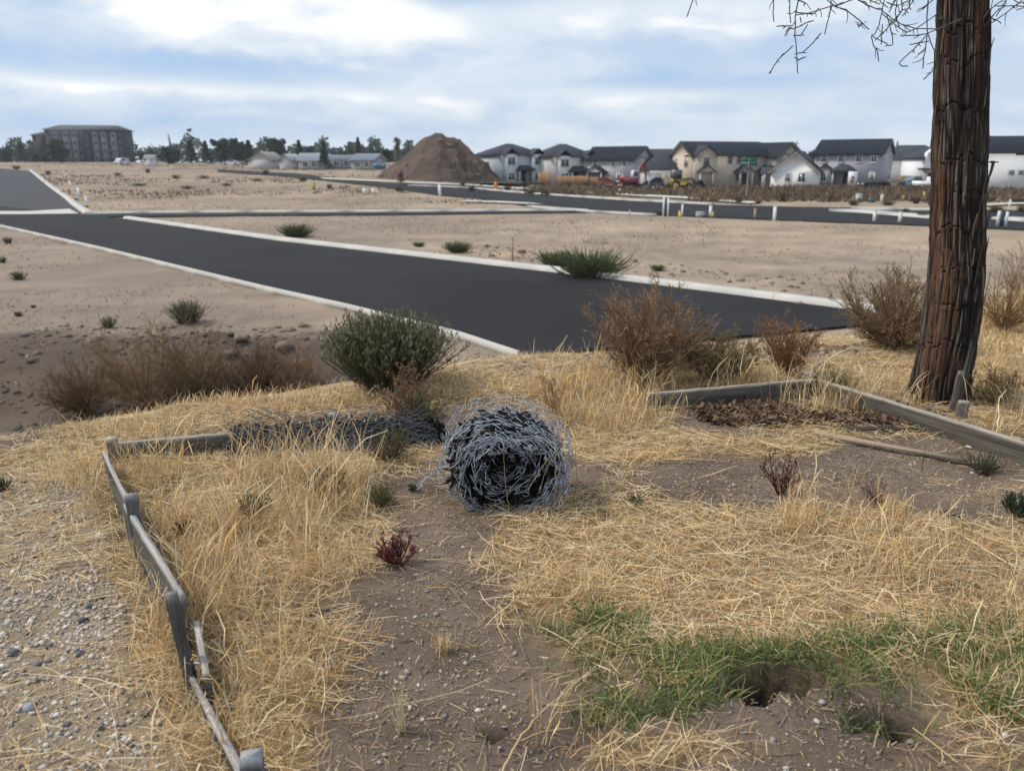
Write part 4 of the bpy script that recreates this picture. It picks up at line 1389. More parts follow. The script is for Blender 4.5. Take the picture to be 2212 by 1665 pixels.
for px, py, wpx, hpx, label, cols in (
        (190, 893, 230, 130, 'low dark brown dead bush at the left end of the bank', BRN),
        (315, 882, 270, 205, 'widest brown dead bush on the bank, straw-coloured stalks in front', ((.26, .18, .095), (.20, .14, .08), (.32, .22, .12))),
        (430, 870, 260, 190, 'brown dead bush in the middle of the bank below the sagebrush', BRN),
        (550, 860, 200, 140, 'dark brown dead bush on the bank beside pale seed heads', ((.13, .085, .055), (.17, .11, .065), (.10, .07, .05))),
        (640, 852, 160, 120, 'reddish brown dead bush left of the big green shrub', RED)):
    p = ground_at(px, py)
    w, h = size_at(p, wpx), size_at(p, hpx)
    plant('dead_bush', label, 'bush', p, dry_bush(w, h, 60, 12, 8, 1.15, cols, .006 * (h / .6) ** .5, .3, rt=.0014 * (h / .6) ** .6), 'dead bushes on the left bank')
# mixed weeds round the rolls
p = ground_at(890, 905)
plant('dry_weed', 'pinkish brown branching weed behind the left side of the wire roll', 'weed', p + (0, .0, 0), dry_bush(size_at(p, 190), size_at(p, 120), 22, 9, 7, .95, ((.26, .15, .10), (.20, .115, .075), (.15, .10, .05)), .004, .7, rt=.001))
p = ground_at(905, 925)
plant('green_weed', 'dark green leafy weed between the flattened mesh and the wire roll', 'weed', p, rabbitbrush(size_at(p, 130), size_at(p, 80), 120, 22, np.array([(.09, .10, .035), (.06, .075, .03), (.13, .12, .05)]), .8))
p = ground_at(845, 1000)
plant('green_weed', 'olive leafy weed in front of the flattened mesh', 'weed', p, rabbitbrush(size_at(p, 110), size_at(p, 95), 60, 22, np.array([(.13, .12, .045), (.09, .09, .035), (.18, .14, .07)]), .8))
p = ground_at(1195, 905)
plant('dry_weed', 'thin rusty weed standing behind the right shoulder of the wire roll', 'weed', p, dry_bush(size_at(p, 70), size_at(p, 110), 9, 8, 4, .5, ((.24, .13, .07), (.30, .18, .09)), .003, .6, rt=.001))
p = ground_at(700, 1068)
plant('green_weed', 'dark blue-green leafy weed left of the wire roll', 'weed', p, rabbitbrush(size_at(p, 120), size_at(p, 62), 90, 26, np.array([(.05, .085, .045), (.035, .065, .035), (.08, .11, .06)]), 1.0))
p = ground_at(822, 1092)
plant('green_weed', 'pale yellow-green feathery weed left of the wire roll', 'weed', p, rabbitbrush(size_at(p, 85), size_at(p, 45), 110, 16, np.array([(.20, .19, .07), (.16, .17, .06), (.26, .22, .10)]), .6))
p = ground_at(1368, 1092)
plant('green_weed', 'tiny flat dark green weed on the straw right of the wire roll', 'weed', p, rabbitbrush(size_at(p, 65), size_at(p, 18), 40, 16, np.array([(.045, .085, .04), (.07, .11, .05)]), 1.1))
p = ground_at(893, 1060)
plant('green_weed', 'tiny green weed at the left foot of the wire roll', 'weed', p, rabbitbrush(size_at(p, 36), size_at(p, 16), 30, 14, np.array([(.05, .09, .045), (.08, .11, .06)]), 1.0))
p = ground_at(2128, 1022)
plant('green_weed', 'flat dark green weed on bare soil near the right board', 'weed', p, rabbitbrush(size_at(p, 130), size_at(p, 22), 60, 18, np.array([(.04, .075, .045), (.06, .095, .05)]), 1.1))
p = ground_at(2198, 1115)
plant('green_weed', 'bluish green leafy weed at the right edge of the picture', 'weed', p, rabbitbrush(size_at(p, 90), size_at(p, 55), 70, 20, np.array([(.035, .075, .06), (.05, .09, .06)]), 1.2))
p = ground_at(2060, 1128)
plant('green_weed', 'small dark green weed in front of the bare soil on the right', 'weed', p, rabbitbrush(size_at(p, 50), size_at(p, 20), 30, 14, np.array([(.04, .08, .04), (.06, .10, .05)]), 1.0))
p = ground_at(545, 1112)
plant('green_weed', 'faint green weed hidden in tall straw inside the left boards', 'weed', p, rabbitbrush(size_at(p, 110), size_at(p, 50), 60, 14, np.array([(.07, .09, .045), (.10, .11, .06)]), .8))
p = ground_at(395, 1160)
plant('green_weed', 'small dark green weed against the left board in straw', 'weed', p, rabbitbrush(size_at(p, 45), size_at(p, 40), 24, 16, np.array([(.05, .075, .035), (.07, .09, .045)]), 1.0))
p = ground_at(1800, 862)
plant('green_weed', 'bright green grassy weed growing at the back corner of the bed', 'weed', p, rabbitbrush(size_at(p, 150), size_at(p, 62), 150, 14, np.array([(.10, .15, .05), (.15, .18, .07), (.20, .20, .09)]), .8))
p = ground_at(5, 1062)
plant('green_weed', 'green weed cut by the left edge of the picture', 'weed', p, rabbitbrush(size_at(p, 40), size_at(p, 50), 30, 14, np.array([(.10, .12, .04), (.07, .10, .035)]), 1.0))
p = ground_at(858, 1222)
plant('red_weed', 'dark red twiggy weed on the bare soil path below the wire roll', 'weed', p, dry_bush(size_at(p, 150), size_at(p, 85), 20, 7, 4, 1.0, ((.10, .03, .032), (.14, .045, .045), (.07, .025, .03)), .0042, .5, up=.4, rt=.0014))
p = ground_at(1685, 1068)
plant('red_weed', 'dark maroon twiggy weed on the bare soil below the lath', 'weed', p, dry_bush(size_at(p, 130), size_at(p, 100), 12, 7, 4, .9, ((.075, .028, .028), (.10, .04, .035)), .0042, .3, up=.3, rt=.0014))
p = ground_at(1890, 1095)
plant('red_weed', 'faint reddish weed beside a golden grass tuft on the right', 'weed', p, dry_bush(size_at(p, 90), size_at(p, 65), 12, 6, 4, .9, ((.14, .07, .06), (.11, .06, .055)), .003, .2, up=.3, rt=.001))

# weeds out on the lots
GW = np.array([(.12, .31, .07), (.15, .37, .09), (.09, .22, .06), (.20, .40, .11)])
for px, py, wpx, hpx, label in ((1272, 600, 172, 40, 'bright green spreading weed over the far kerb of the near road'),
                                (1200, 575, 90, 22, 'smaller green weed just behind the bright green one'),
                                (640, 512, 82, 12, 'low green weed on the kerb in the middle of the road'),
                                (988, 545, 66, 9, 'low green weed in the lot beyond the kerb'),
                                (1420, 585, 36, 6, 'tiny green weed in the lot right of the big green one'),
                                (905, 533, 28, 5, 'tiny green weed near the low weed beyond the kerb')):
    p = ground_at(px, py)
    w, h = size_at(p, wpx), size_at(p, hpx)
    plant('green_weed', label, 'weed', p, rabbitbrush(w * 1.15, h * .75, 420, 22, GW, 6.0 * w / 2.5, spread=1.5), 'green weeds along the far kerb')
SG = np.array([(.20, .215, .14), (.25, .26, .17), (.14, .15, .10)])
for px, py, wpx, hpx, label in ((405, 697, 112, 50, 'round grey-green sagebrush alone on the left lot'), (235, 708, 44, 28, 'small greyish weed left of the round sagebrush'),
                                (18, 526, 28, 15, 'small dark bush near the left edge close to the road'), (6, 568, 24, 16, 'dark weed clump cut by the left picture edge'), (40, 604, 54, 14, 'low brown weed patch on the left lot'), (40, 683, 26, 9, 'tiny dark weed low on the left lot'), (72, 665, 14, 6, 'tiniest dark weed on the left lot')):
    p = ground_at(px, py)
    w, h = size_at(p, wpx), size_at(p, hpx)
    br = 'brown' in label or 'tin' in label
    plant('sagebrush', label, 'bush', p, rabbitbrush(w, h, 220 if w > 1 else 90, 18, SG * np.array([1.2, .9, .7]) if br else SG, 3.2 if w > .6 else 2), 'bushes on the left lot')

# single stalks and tufts in the foreground
PALE = np.array([(.66, .56, .38), (.60, .47, .28)])


def tuft(name, label, px, py, n, h, spread, wid, pal, lean=.15, group='grass tufts in the foreground'):
    p = ground_at(px, py)
    a = Acc()
    blades(a, rng.normal(0, spread, n), rng.normal(0, spread, n), rng.uniform(.5, 1.05, n) * h, np.abs(rng.normal(lean, lean, n)), rng.uniform(.8, 1.2, n) * wid, 6, pal, drop=.15, z0=np.zeros(n))
    o = a.build(name, M['straw'], loc=p)
    return tag(o, label, 'grass tuft', group)


tuft('grass_tuft', 'tall bunch of bare pale stems on the dark soil near the bottom', 868, 1578, 16, .21, .012, .0042, PALE, .07)
tuft('grass_tuft', 'clipped golden tuft on the bare soil with pale stems at its side', 955, 1408, 90, .085, .016, .0026, STRAW, .14)
tuft('grass_tuft', 'few long pale stems leaning right out of the clipped tuft', 985, 1402, 9, .19, .003, .003, PALE, .5)
tuft('grass_tuft', 'tiny golden tuft on the soil just below the wire roll', 1078, 1168, 120, .045, .02, .0024, STRAW, .4)
tuft('grass_tuft', 'golden tuft with ragged top between maroon weed and straw', 1720, 1150, 160, .13, .05, .003, STRAW, .2)
tuft('grass_tuft', 'golden tuft in front of the bare soil on the right', 1925, 1112, 130, .13, .05, .003, STRAW, .2)
tuft('grass_tuft', 'short pale tuft at the edge of the green patch', 1300, 1580, 70, .08, .05, .0026, STRAW, .25)
tuft('grass_tuft', 'loose pale tuft low on the bare soil left of the green patch', 700, 1390, 80, .12, .03, .0028, STRAW, .25)


def stalk(name, label, polys, rad, col, group=None, cat='stalk'):
    pts0 = polys[0][0]
    o0 = pts0[0]
    a = Acc()
    for P, k in polys:
        P = np.array(P)
        Q = resample(P, max(8, len(P) * 4)) - o0
        Q += rng.normal(0, .0016, Q.shape)
        a.tubes(Q, np.linspace(rad, rad * .5, len(Q)) * k, 4, np.array(col))
    o = a.build(name, M['twig'], loc=o0)
    return tag(o, label, cat, group)


def S(px, py, y):
    return at_y(px, py, y)


g = ground_at(1102, 1110)
y0 = g[1]
stalk('dry_stalk', 'single thin dry stem standing in front of the wire roll opening', [([g, S(1092, 1050, y0), S(1088, 985, y0), S(1085, 945, y0 + .02)], 1)], .0022, (.42, .28, .15))
g = ground_at(1196, 1108)
y0 = g[1]
stalk('dry_stalk', 'branching dry weed standing at the right front of the wire roll', [([g, S(1199, 1040, y0), S(1199, 975, y0), S(1196, 925, y0)], 1.2), ([S(1200, 972, y0), S(1170, 1010, y0 - .05), S(1140, 1058, y0 - .08)], .8), ([S(1200, 972, y0), S(1180, 1015, y0 - .03), S(1165, 1060, y0 - .05)], .7),
                                                                                     ([S(1200, 972, y0), S(1230, 1000, y0 - .03), S(1246, 1045, y0 - .05)], .8), ([S(1200, 985, y0), S(1225, 975, y0), S(1262, 950, y0 + .05)], .6), ([S(1201, 1020, y0), S(1222, 985, y0), S(1240, 950, y0)], .7)], .0024, (.46, .33, .18))
g = ground_at(1245, 1070)
stalk('dry_stalk', 'thin leaning stem just right of the wire roll', [([g, S(1245, 1010, g[1]), S(1242, 950, g[1]), S(1240, 930, g[1])], 1)], .002, (.38, .26, .14))
g = ground_at(1950, 1325)
stalk('dry_stalk', 'upright brown stalk in flattened straw on the right', [([g, S(1946, 1260, g[1]), S(1942, 1190, g[1])], 1)], .0026, (.36, .23, .11))
g = ground_at(2095, 1362)
stalk('dry_stalk', 'short upright brown stalk near the green strip on the right', [([g, S(2094, 1320, g[1]), S(2094, 1300, g[1])], 1)], .0022, (.36, .23, .11))
g = at(1075, 1690, .02)
stalk('dry_stalk', 'long pale crooked stem lying up from the bottom edge', [([g, at(1110, 1610, .03), at(1160, 1545, .05), at(1220, 1495, .06), at(1290, 1435, .06)], 1.2), ([at(1118, 1600, .03), at(1170, 1580, .04), at(1240, 1570, .04)], .7), ([at(1160, 1545, .05), at(1160, 1500, .07)], .6)], .0032, (.50, .36, .2))
g = ground_at(1990, 1020)
stalk('dry_stalk', 'short dark upright stick on the bare soil by the lath', [([g, S(2000, 960, g[1])], 1)], .003, (.12, .07, .045))
g = at(790, 935, .02)
stalk('dry_stalk', 'pale forked stem leaning over the flattened mesh', [([at(735, 1002, .02), S(733, 960, 4.05), S(742, 920, 4.05), S(765, 880, 4.05)], 1), ([S(740, 930, 4.05), S(700, 900, 4.05), S(672, 880, 4.05)], .8)], .0024, (.45, .36, .24))
for px, py, top, cl in ((560, 990, 880, .4), (590, 985, 900, .5)):
    pass

# stones one can pick out
for px, py, s_, c_, label in ((218, 1162, .022, (.62, .60, .57), 'largest white stone on the straw left of the boards'), (196, 1312, .017, (.10, .11, .125), 'dark slate stone on the gravel below the white one'),
                              (30, 1412, .019, (.11, .115, .13), 'dark stone at the left edge of the gravel'), (180, 1342, .015, (.07, .075, .09), 'small black stone among gravel below the slate one'),
                              (62, 1530, .016, (.34, .36, .40), 'bluish grey flat stone low on the gravel'), (2170, 1590, .012, (.6, .57, .52), 'pale stone in the grass at the right edge'),
                              (1858, 1412, .013, (.55, .53, .5), 'pale stone among green grass on the right'), (2095, 968, .02, (.45, .42, .38), 'grey stone at the foot of the long right board')):
    p = ground_at(px, py)
    a = Acc().rocks(np.array([(0, 0, s_ * .4)]), [s_ * 1.3], np.array([c_]))
    tag(a.build('stone', M['stone'], loc=p), label, 'stone', 'single stones lying about')
# clods on the dug bank
lab = ['topmost dark clod on the bank below the sagebrush', 'dark clod at the right of the bank by the shrub', 'pale clod above the dark bank near the road', 'clod beside the pale one above the bank', 'lone dark clod in the middle of the bank', 'lowest dark clod on the bank left of the green shrub']
for (px, py, s_), l_ in zip(((515, 735, .30), (612, 752, .34), (653, 706, .28), (625, 715, .26), (560, 770, .24), (643, 785, .26)), lab):
    p = ground_at(px, py)
    s_ *= .5
    a = Acc().rocks(np.array([(0, 0, s_ * .2), (s_ * .7, .1, s_ * .1), (-s_ * .5, .2, .04)]), [s_, s_ * .6, s_ * .5], np.tile((.20, .155, .125), (3, 1)))
    tag(a.build('clod', M['pile'], loc=p), l_, 'clod', 'clods of earth on the bank')
# crumbs of earth and stubble over the lots and the bank
A = Acc()
n = 2600
x, y = rng.uniform(-12, -1.5, n), rng.uniform(11, 19.5, n)
A.rocks(np.stack([x, y, zg(x, y)], -1), rng.gamma(1.3, .022, n), np.array([.125, .095, .075]) * rng.uniform(.5, 1.4, (n, 1)))
x, y = rng.uniform(-1.5, 14, 1500), rng.uniform(22, 50, 1500)
k = np.abs((x - 9.7) * .7 + (y - 21.5) * .72 - 2.5) < 3
x, y = x[k], y[k]
A.rocks(np.stack([x, y, zg(x, y)], -1), rng.gamma(2, .03, len(x)), np.array([.19, .145, .115]) * rng.uniform(.6, 1.3, (len(x), 1)))
tag(A.build('earth_crumbs', M['stone']), 'crumbled earth on the bank and behind the kerb', 'earth', kind='stuff')
A = Acc()
n = 60000
y = 11 + 100 * rng.uniform(0, 1, n) ** 1.4
x = rng.uniform(-.75, .62, n) * y
k = (slope_t(x, y) > .98) & (rng.uniform(size=n) < np.clip(.25 + 2.5 * fbm(x * .25, y * .25, 3, 95), .02, 1))
x, y = x[k], y[k]


def in_poly(x, y, P):
    P = np.asarray(P)
    c = np.zeros(len(x), bool)
    j = len(P) - 1
    for i in range(len(P)):
        c ^= ((P[i, 1] > y) != (P[j, 1] > y)) & (x < (P[j, 0] - P[i, 0]) * (y - P[i, 1]) / (P[j, 1] - P[i, 1] + 1e-12) + P[i, 0])
        j = i
    return c


ROADS = [r1L[:6] + [rd(-300, 440), rd(-120, 430), rd(150, 463)] + r1R[1:5][::-1] + [rd(1900, 700)], list(s2N) + list(s2F)[::-1], [rd(150, 470), rd(1300, 459), rd(1290, 452), rd(150, 457)],
         [rd(-330, 470), rd(-60, 374), rd(66, 370), rd(190, 463)]]
k = np.zeros(len(x), bool)
for P in ROADS:
    k |= in_poly(x, y, P)
x, y = x[~k], y[~k]
n = len(x)
blades(A, x, y, rng.uniform(.03, .10, n) * (1 + y / 60), rng.uniform(.3, .9, n), rng.uniform(.02, .05, n) * (y / 25) ** .7, 3, np.array([(.40, .30, .19), (.46, .35, .22), (.26, .19, .13), (.17, .125, .09), (.34, .26, .18)]), drop=.4)
tag(A.build('stubble', M['straw']), 'thin dry stubble over the graded lots', 'grass', kind='stuff')

# ------------------------------------------------------------------ houses across the far street
WHITE, DARKROOF = (.70, .71, .72), (.045, .05, .062)


def far(px, py, d):
    """point on the ground at forward distance d under picture column px (py only sets the height for lifted things)"""
    p = at_y(px, 400, d)
    return np.array([p[0], d, float(zg(p[0], d))])


def prism_wall(acc, L, W, h, rh, gable, col):
    acc.box((0, 0, h / 2 - .5), (L, W, h + 1.0), col=col)
    if gable:
        acc.extrude([(-W / 2, h), (W / 2, h), (0, h + rh)], -L / 2, L / 2, 'x', col=col)


def gable_roof(acc, L, W, h, rh, o=.45, t=.16, col=DARKROOF, axis='x', c=(0, 0)):
    k = rh / (W / 2)
    prof = [(-W / 2 - o, h - o * k), (0, h + rh), (W / 2 + o, h - o * k), (W / 2 + o, h - o * k + t), (0, h + rh + t * 1.15), (-W / 2 - o, h - o * k + t)]
    n = len(prof)
    P = []
    for a in (-L / 2 - o, L / 2 + o):
        for u, z_ in prof:
            P.append((a + c[0], u + c[1], z_) if axis == 'x' else (u + c[0], a + c[1], z_))
    q = [[i, (i + 1) % n, n + (i + 1) % n, n + i] for i in range(n)]
    q += [[0, 1, 4, 5], [1, 2, 3, 4], [n, n + 1, n + 4, n + 5], [n + 1, n + 2, n + 3, n + 4]]
    acc.add(P, q, None, col)


def hip_roof(acc, L, W, h, rh, o=.45, col=DARKROOF, ridge=None, c=(0, 0)):
    rl = (L - W) / 2 if ridge is None else ridge / 2
    rl = max(rl, .3)
    x_, y_ = L / 2 + o, W / 2 + o
    V = [(-x_, -y_, h), (x_, -y_, h), (x_, y_, h), (-x_, y_, h), (-x_, -y_, h - .18), (x_, -y_, h - .18), (x_, y_, h - .18), (-x_, y_, h - .18), (-rl, 0, h + rh), (rl, 0, h + rh)]
    V = [(a + c[0], b + c[1], z_) for a, b, z_ in V]
    acc.add(V, [[0, 1, 9, 8], [2, 3, 8, 9], [0, 4, 5, 1], [1, 5, 6, 2], [2, 6, 7, 3], [3, 7, 4, 0], [4, 7, 6, 5]], [[1, 2, 9], [3, 0, 8]], col)


def face_xy(L, W, face, u, out):
    return {'F': (u, -W / 2 - out, 0), 'B': (u, W / 2 + out, 0), 'R': (L / 2 + out, u, 1), 'L': (-L / 2 - out, -u, 1)}[face]


def window(root, L, W, face, u, z_, w, h, trim=WHITE, name='window'):
    x_, y_, turn = face_xy(L, W, face, u, .03)
    s = (w + .3, .10, h + .3) if not turn else (.10, w + .3, h + .3)
    a = Acc()
    # a real surround: four bars
    for du, dz, ww, hh in ((0, h / 2 + .08, w + .32, .16), (0, -h / 2 - .08, w + .32, .16), (-w / 2 - .08, 0, .16, h), (w / 2 + .08, 0, .16, h), (0, 0, .07, h)):
        if turn:
            a.box((x_, y_ + du, z_ + dz), (.12, ww, hh), col=trim)
        else:
            a.box((x_ + du, y_, z_ + dz), (ww, .12, hh), col=trim)
    f = a.build(name, M['paint'], root)
    Acc().box((x_, y_, z_), (w, .05, h) if not turn else (.05, w, h)).build('pane', M['glass'], f)


def door(root, L, W, face, u, w, h, col=(.05, .055, .06), name='door', z0=.15):
    x_, y_, turn = face_xy(L, W, face, u, .04)
    Acc().box((x_, y_, z0 + h / 2), (w, .1, h) if not turn else (.1, w, h), col=col).build(name, M['paint'], root)


def porch(root, L, W, face, u, w, d, h, rh, col=DARKROOF, wallcol=WHITE, closed=False, kind='gable'):
    x_, y_, turn = face_xy(L, W, face, u, d / 2)
    s = 1 if face in 'BR' else -1
    pr = thing('porch', None, None, (x_, y_, 0), 0)
    pr.parent = root
    rf = Acc()
    if kind == 'gable':
        gable_roof(rf, d, w, h, rh, .3, .12, col, 'y' if not turn else 'x')
    else:
        hip_roof(rf, w if not turn else d, d if not turn else w, h, rh, .3, col)
    rf.build('porch_roof', M['shingle'], pr)
    if closed:
        a = Acc().box((0, 0, h / 2), (w, d, h) if not turn else (d, w, h), col=wallcol)
        a.extrude([(-w / 2, h), (w / 2, h), (0, h + rh)], -d / 2, d / 2, 'y' if not turn else 'x', col=wallcol)
        a.build('wall', M['siding'], pr)
    else:
        for du in (-w / 2 + .15, w / 2 - .15):
            c = (du, s * (d / 2 - .15), h / 2) if not turn else (s * (d / 2 - .15), du, h / 2)
            Acc().box(c, (.2, .2, h), col=WHITE).build('column', M['paint'], pr)
        c = (0, s * .1, h + rh * .28)
        a = Acc().extrude([(-w / 2, h), (w / 2, h), (0, h + rh)], s * (d / 2) - .1, s * (d / 2), 'y' if not turn else 'x', col=wallcol)
        if kind == 'gable':
            a.build('gable_panel', M['siding'], pr)


def house(label, px, d, rz, L, W, h, rh, wall, roof='gable', rc=DARKROOF, dz=0.0, name='house'):
    p = far(px, 400, d)
    root = thing(name, label, 'house', (p[0], p[1], p[2] + dz), rz, 'houses across the far street')
    a = Acc()
    prism_wall(a, L, W, h, rh, roof == 'gable', wall)
    a.build('wall', M['siding'], root)
    r_ = Acc()
    (gable_roof if roof == 'gable' else hip_roof)(r_, L, W, h, rh, col=rc)
    r_.build('roof', M['shingle'], root)
    if roof == 'gable':
        t_ = Acc()
        k = rh / (W / 2)
        for e in (-1, 1):
            for s in (-1, 1):
                V = [(e * (L / 2 + .46), s * (W / 2 + .45), h - .45 * k), (e * (L / 2 + .46), 0, h + rh)]
                P = np.array(V)
                t_.add(np.array([P[0], P[1], P[1] - (0, 0, .28), P[0] - (0, 0, .28), P[0] - (e * .06, 0, 0), P[1] - (e * .06, 0, 0), P[1] - (e * .06, 0, .28), P[0] - (e * .06, 0, .28)]),
                       [[0, 1, 2, 3], [4, 5, 6, 7], [0, 1, 5, 4], [3, 2, 6, 7], [0, 3, 7, 4], [1, 2, 6, 5]], None, tuple(min(1, c * 1.15) for c in wall))
        t_.build('barge_board', M['paint'], root)
    return root


# H1 grey-blue house with two bays
W1 = (.42, .45, .47)
h1 = house('grey-blue two-storey house with two pale bays, partly behind the dirt mound', 1100, 158, R(30), 10.5, 9, 5.4, 2.1, W1, 'hip')
for u in (-2.6, 3.4):
    b = Acc().box((u, -4.9, 2.75), (2.6, 1.0, 5.5), col=(.55, .59, .62))
    bo = b.build('bay', M['siding'], h1)
    window(h1, 10.5, 10.8, 'F', u, 4.2, 1.5, 1.3)
    window(h1, 10.5, 10.8, 'F', u, 1.4, 1.3, 1.3)
    rf = Acc()
    gable_roof(rf, 2.0, 2.8, 5.45, 1.0, .3, .12, DARKROOF, 'y', (u, -4.4))
    rf.build('bay_roof', M['shingle'], h1)
porch(h1, 10.5, 9, 'F', .4, 3.2, 1.6, 2.7, .8, wallcol=W1, kind='hip')
door(h1, 10.5, 9, 'F', .4, 1.3, 2.3)
window(h1, 10.5, 9, 'L', 1, 4.0, .7, .7)
# H2 pale house with hip roof
W2 = (.55, .52, .50)
h2 = house('pale two-storey house with dark hip roof behind the cedar fence', 1214, 158, R(25), 10.5, 9, 5.2, 2.4, W2, 'hip')
for u in (-2.4, 3.4):
    Acc().box((u, -4.9, 2.65), (2.8, 1.0, 5.3), col=(.66, .65, .64)).build('bay', M['siding'], h2)
    window(h2, 10.5, 10.8, 'F', u, 4.0, 1.6, 1.3)
    window(h2, 10.5, 10.8, 'F', u, 1.3, 1.5, 1.5)
    rf = Acc()
    gable_roof(rf, 2.0, 3.0, 5.25, 1.0, .3, .12, DARKROOF, 'y', (u, -4.4))
    rf.build('bay_roof', M['shingle'], h2)
porch(h2, 10.5, 9, 'F', .5, 3.6, 1.8, 2.6, .9, kind='hip')
door(h2, 10.5, 9, 'F', .5, 1.3, 2.2)
window(h2, 10.5, 9, 'L', 1.5, 1.4, 1.0, 1.2)
# H3 grey gabled house
W3 = (.40, .40, .42)
h3 = house('grey gabled house left of the red excavator', 1335, 154, R(-38), 11, 8, 4.7, 2.2, W3)
for u in (-2.8, 1.2, 3.6):
    window(h3, 11, 8, 'F', u, 3.9, .7, 1.0)
window(h3, 11, 8, 'F', 2.6, 1.4, 1.0, 1.2)
porch(h3, 11, 8, 'F', -1.8, 3.4, 2.0, 2.4, 1.0, wallcol=W3)
door(h3, 11, 8, 'F', -1.3, 1.1, 2.1)
window(h3, 11, 8, 'R', .6, 1.6, 1.6, 1.2)
# H4 low garage block with big dark roof
W4 = (.55, .54, .53)
h4 = house('low white garage house with a big dark roof behind the red excavator', 1428, 150, R(8), 9.5, 9, 2.9, 3.2, W4, 'hip')
for u in (-2.9, 1.4):
    door(h4, 9.5, 9, 'F', u, 2.6, 2.1, (.66, .67, .69), 'garage_door')
# row behind, only the roof shows
hb = house('dark roof of a house seen behind between grey and tan houses', 1410, 190, R(5), 26, 9, 4.6, 2.6, W3, 'hip')
# H5 tan duplex
W5 = (.47, .41, .335)
h5 = house('long tan two-storey duplex with dark roof and arched porches', 1550, 147, R(16), 15.5, 8, 5.4, 2.2, W5)
for u, z_ in ((-6.6, 4.0), (-.2, 4.5), (1.6, 4.5), (3.6, 4.5)):
    window(h5, 15.5, 8, 'F', u, z_, .7, 1.0, trim=W5)
for u in (-2, 2):
    window(h5, 15.5, 8, 'L', u, 4.0, 1.0, 1.2, trim=W5)
for u in (-5.6, 2.3, 6.9):
    porch(h5, 15.5, 8, 'F', u, 2.8, 1.8, 2.6, 1.0, wallcol=W5)
    door(h5, 15.5, 8, 'F', u + .7, 1.0, 2.1)
    window(h5, 15.5, 8, 'F', u - .7, 1.5, .8, 1.2, trim=W5)
wg = Acc()
wg.box((-5.4, -4.3, 2.7), (4.2, 1.2, 5.4), col=W5).extrude([(-5.4 - 2.1, 5.4), (-5.4 + 2.1, 5.4), (-5.4, 6.9)], -4.9, -2.0, 'y', col=W5)
wg.build('wing_wall', M['siding'], h5)
rf = Acc()
gable_roof(rf, 3.4, 4.2, 5.4, 1.5, .35, .14, DARKROOF, 'y', (-5.4, -3.3))
rf.build('wing_roof', M['shingle'], h5)
window(h5, 15.5, 9.8, 'F', -5.4, 4.3, .9, 1.1, trim=W5)
h5b = house('tan gable end of a house between the long duplex and the white gable', 1652, 150, R(-55), 10, 8, 5.2, 2.3, (.40, .365, .315))
window(h5b, 10, 8, 'R', 0, 5.0, .7, .7, trim=(.4, .36, .31))
# H6 white gable house
W6 = (.72, .72, .71)
h6 = house('white low house with one tall plain gable and two small windows', 1722, 140, R(62), 9, 7.6, 2.8, 3.1, W6)
window(h6, 9, 7.6, 'L', -1.0, 1.6, .7, 1.3, trim=W6)
window(h6, 9, 7.6, 'L', 1.3, 1.6, 1.1, 1.4, trim=W6)
porch(h6, 9, 7.6, 'B', -3.0, 2.2, 1.6, 2.4, .8)
# H7 mauve-grey house
W7 = (.34, .33, .36)
h7 = house('mauve-grey two-storey house with white window trim and a small arched porch', 1838, 140, R(-36), 10.8, 9, 5.6, 2.2, W7)
for u in (-3.8, -1.0, 1.8):
    window(h7, 10.8, 9, 'F', u, 4.7, .75, 1.1)
window(h7, 10.8, 9, 'F', 4.2, 1.8, .6, 1.2)
window(h7, 10.8, 9, 'F', 4.2, 4.6, .8, .9)
porch(h7, 10.8, 9, 'F', -3.2, 2.4, 1.5, 2.8, .9, wallcol=W7, closed=True)
window(h7, 10.8, 12.1, 'F', -3.2, 1.7, .8, 1.4)
porch(h7, 10.8, 9, 'F', -.2, 3.2, 1.8, 2.8, 1.0, wallcol=W7, kind='hip')
door(h7, 10.8, 9, 'F', .3, 1.3, 2.2)
for u, z_, w_, hh in ((-2.9, 4.9, 1.1, 1.2), (2.4, 5.1, 1.5, .7), (2.6, 1.9, 1.5, 1.3)):
    window(h7, 10.8, 9, 'R', u, z_, w_, hh)
# a pale signboard with an orange and dark picture leaning at that house's corner
p = far(1840, 398, 131)
sg = thing('sign_board', 'white sign board with blurred orange and dark figure beside the mauve-grey house', 'sign', p)
Acc().box((0, 0, 1.5), (1.5, .08, 2.4), col=(.75, .77, .8)).build('panel', M['paint'], sg)
a = Acc().box((0, -.05, 1.75), (.5, .02, .3), col=(.03, .03, .035)).box((0, -.05, 1.35), (.6, .02, .35), col=(.7, .25, .12)).box((0, -.05, 1.02), (.5, .02, .2), col=(.1, .05, .05))
a.build('printed_figure', M['paint'], sg)
for dx in (-.6, .6):
    Acc().box((dx, .08, .75), (.1, .08, 1.7), col=(.6, .6, .6)).build('post', M['paint'], sg)
# H8 grey house behind and white arched gable by the trunk
h8 = house('grey house with a wide dark roof behind, left of the white arched gable', 1958, 168, R(-12), 15, 10, 4.6, 3.0, (.42, .41, .42), 'hip')
h8b = house('white two-storey house with rounded gable and dark open garage, left of the trunk', 1998, 150, R(0), 6.4, 7, 5.0, 1.9, (.70, .71, .73), 'hip')
gb = Acc()
ang = np.linspace(0, math.pi, 9)
prof = [(2.6, 2.9)] + [(2.6 * math.cos(t_), 5.2 + 1.6 * math.sin(t_)) for t_ in ang] + [(-2.6, 2.9)]
gb.extrude(prof, -4.3, -3.0, 'y', col=(.74, .75, .77))
gb.build('arched_gable', M['siding'], h8b)
window(h8b, 6.4, 8.6, 'F', 0, 4.7, 1.5, 1.6)
rf = Acc().box((0, -4.1, 3.0), (7.0, 1.6, .3), col=DARKROOF)
rf.build('canopy_roof', M['shingle'], h8b)
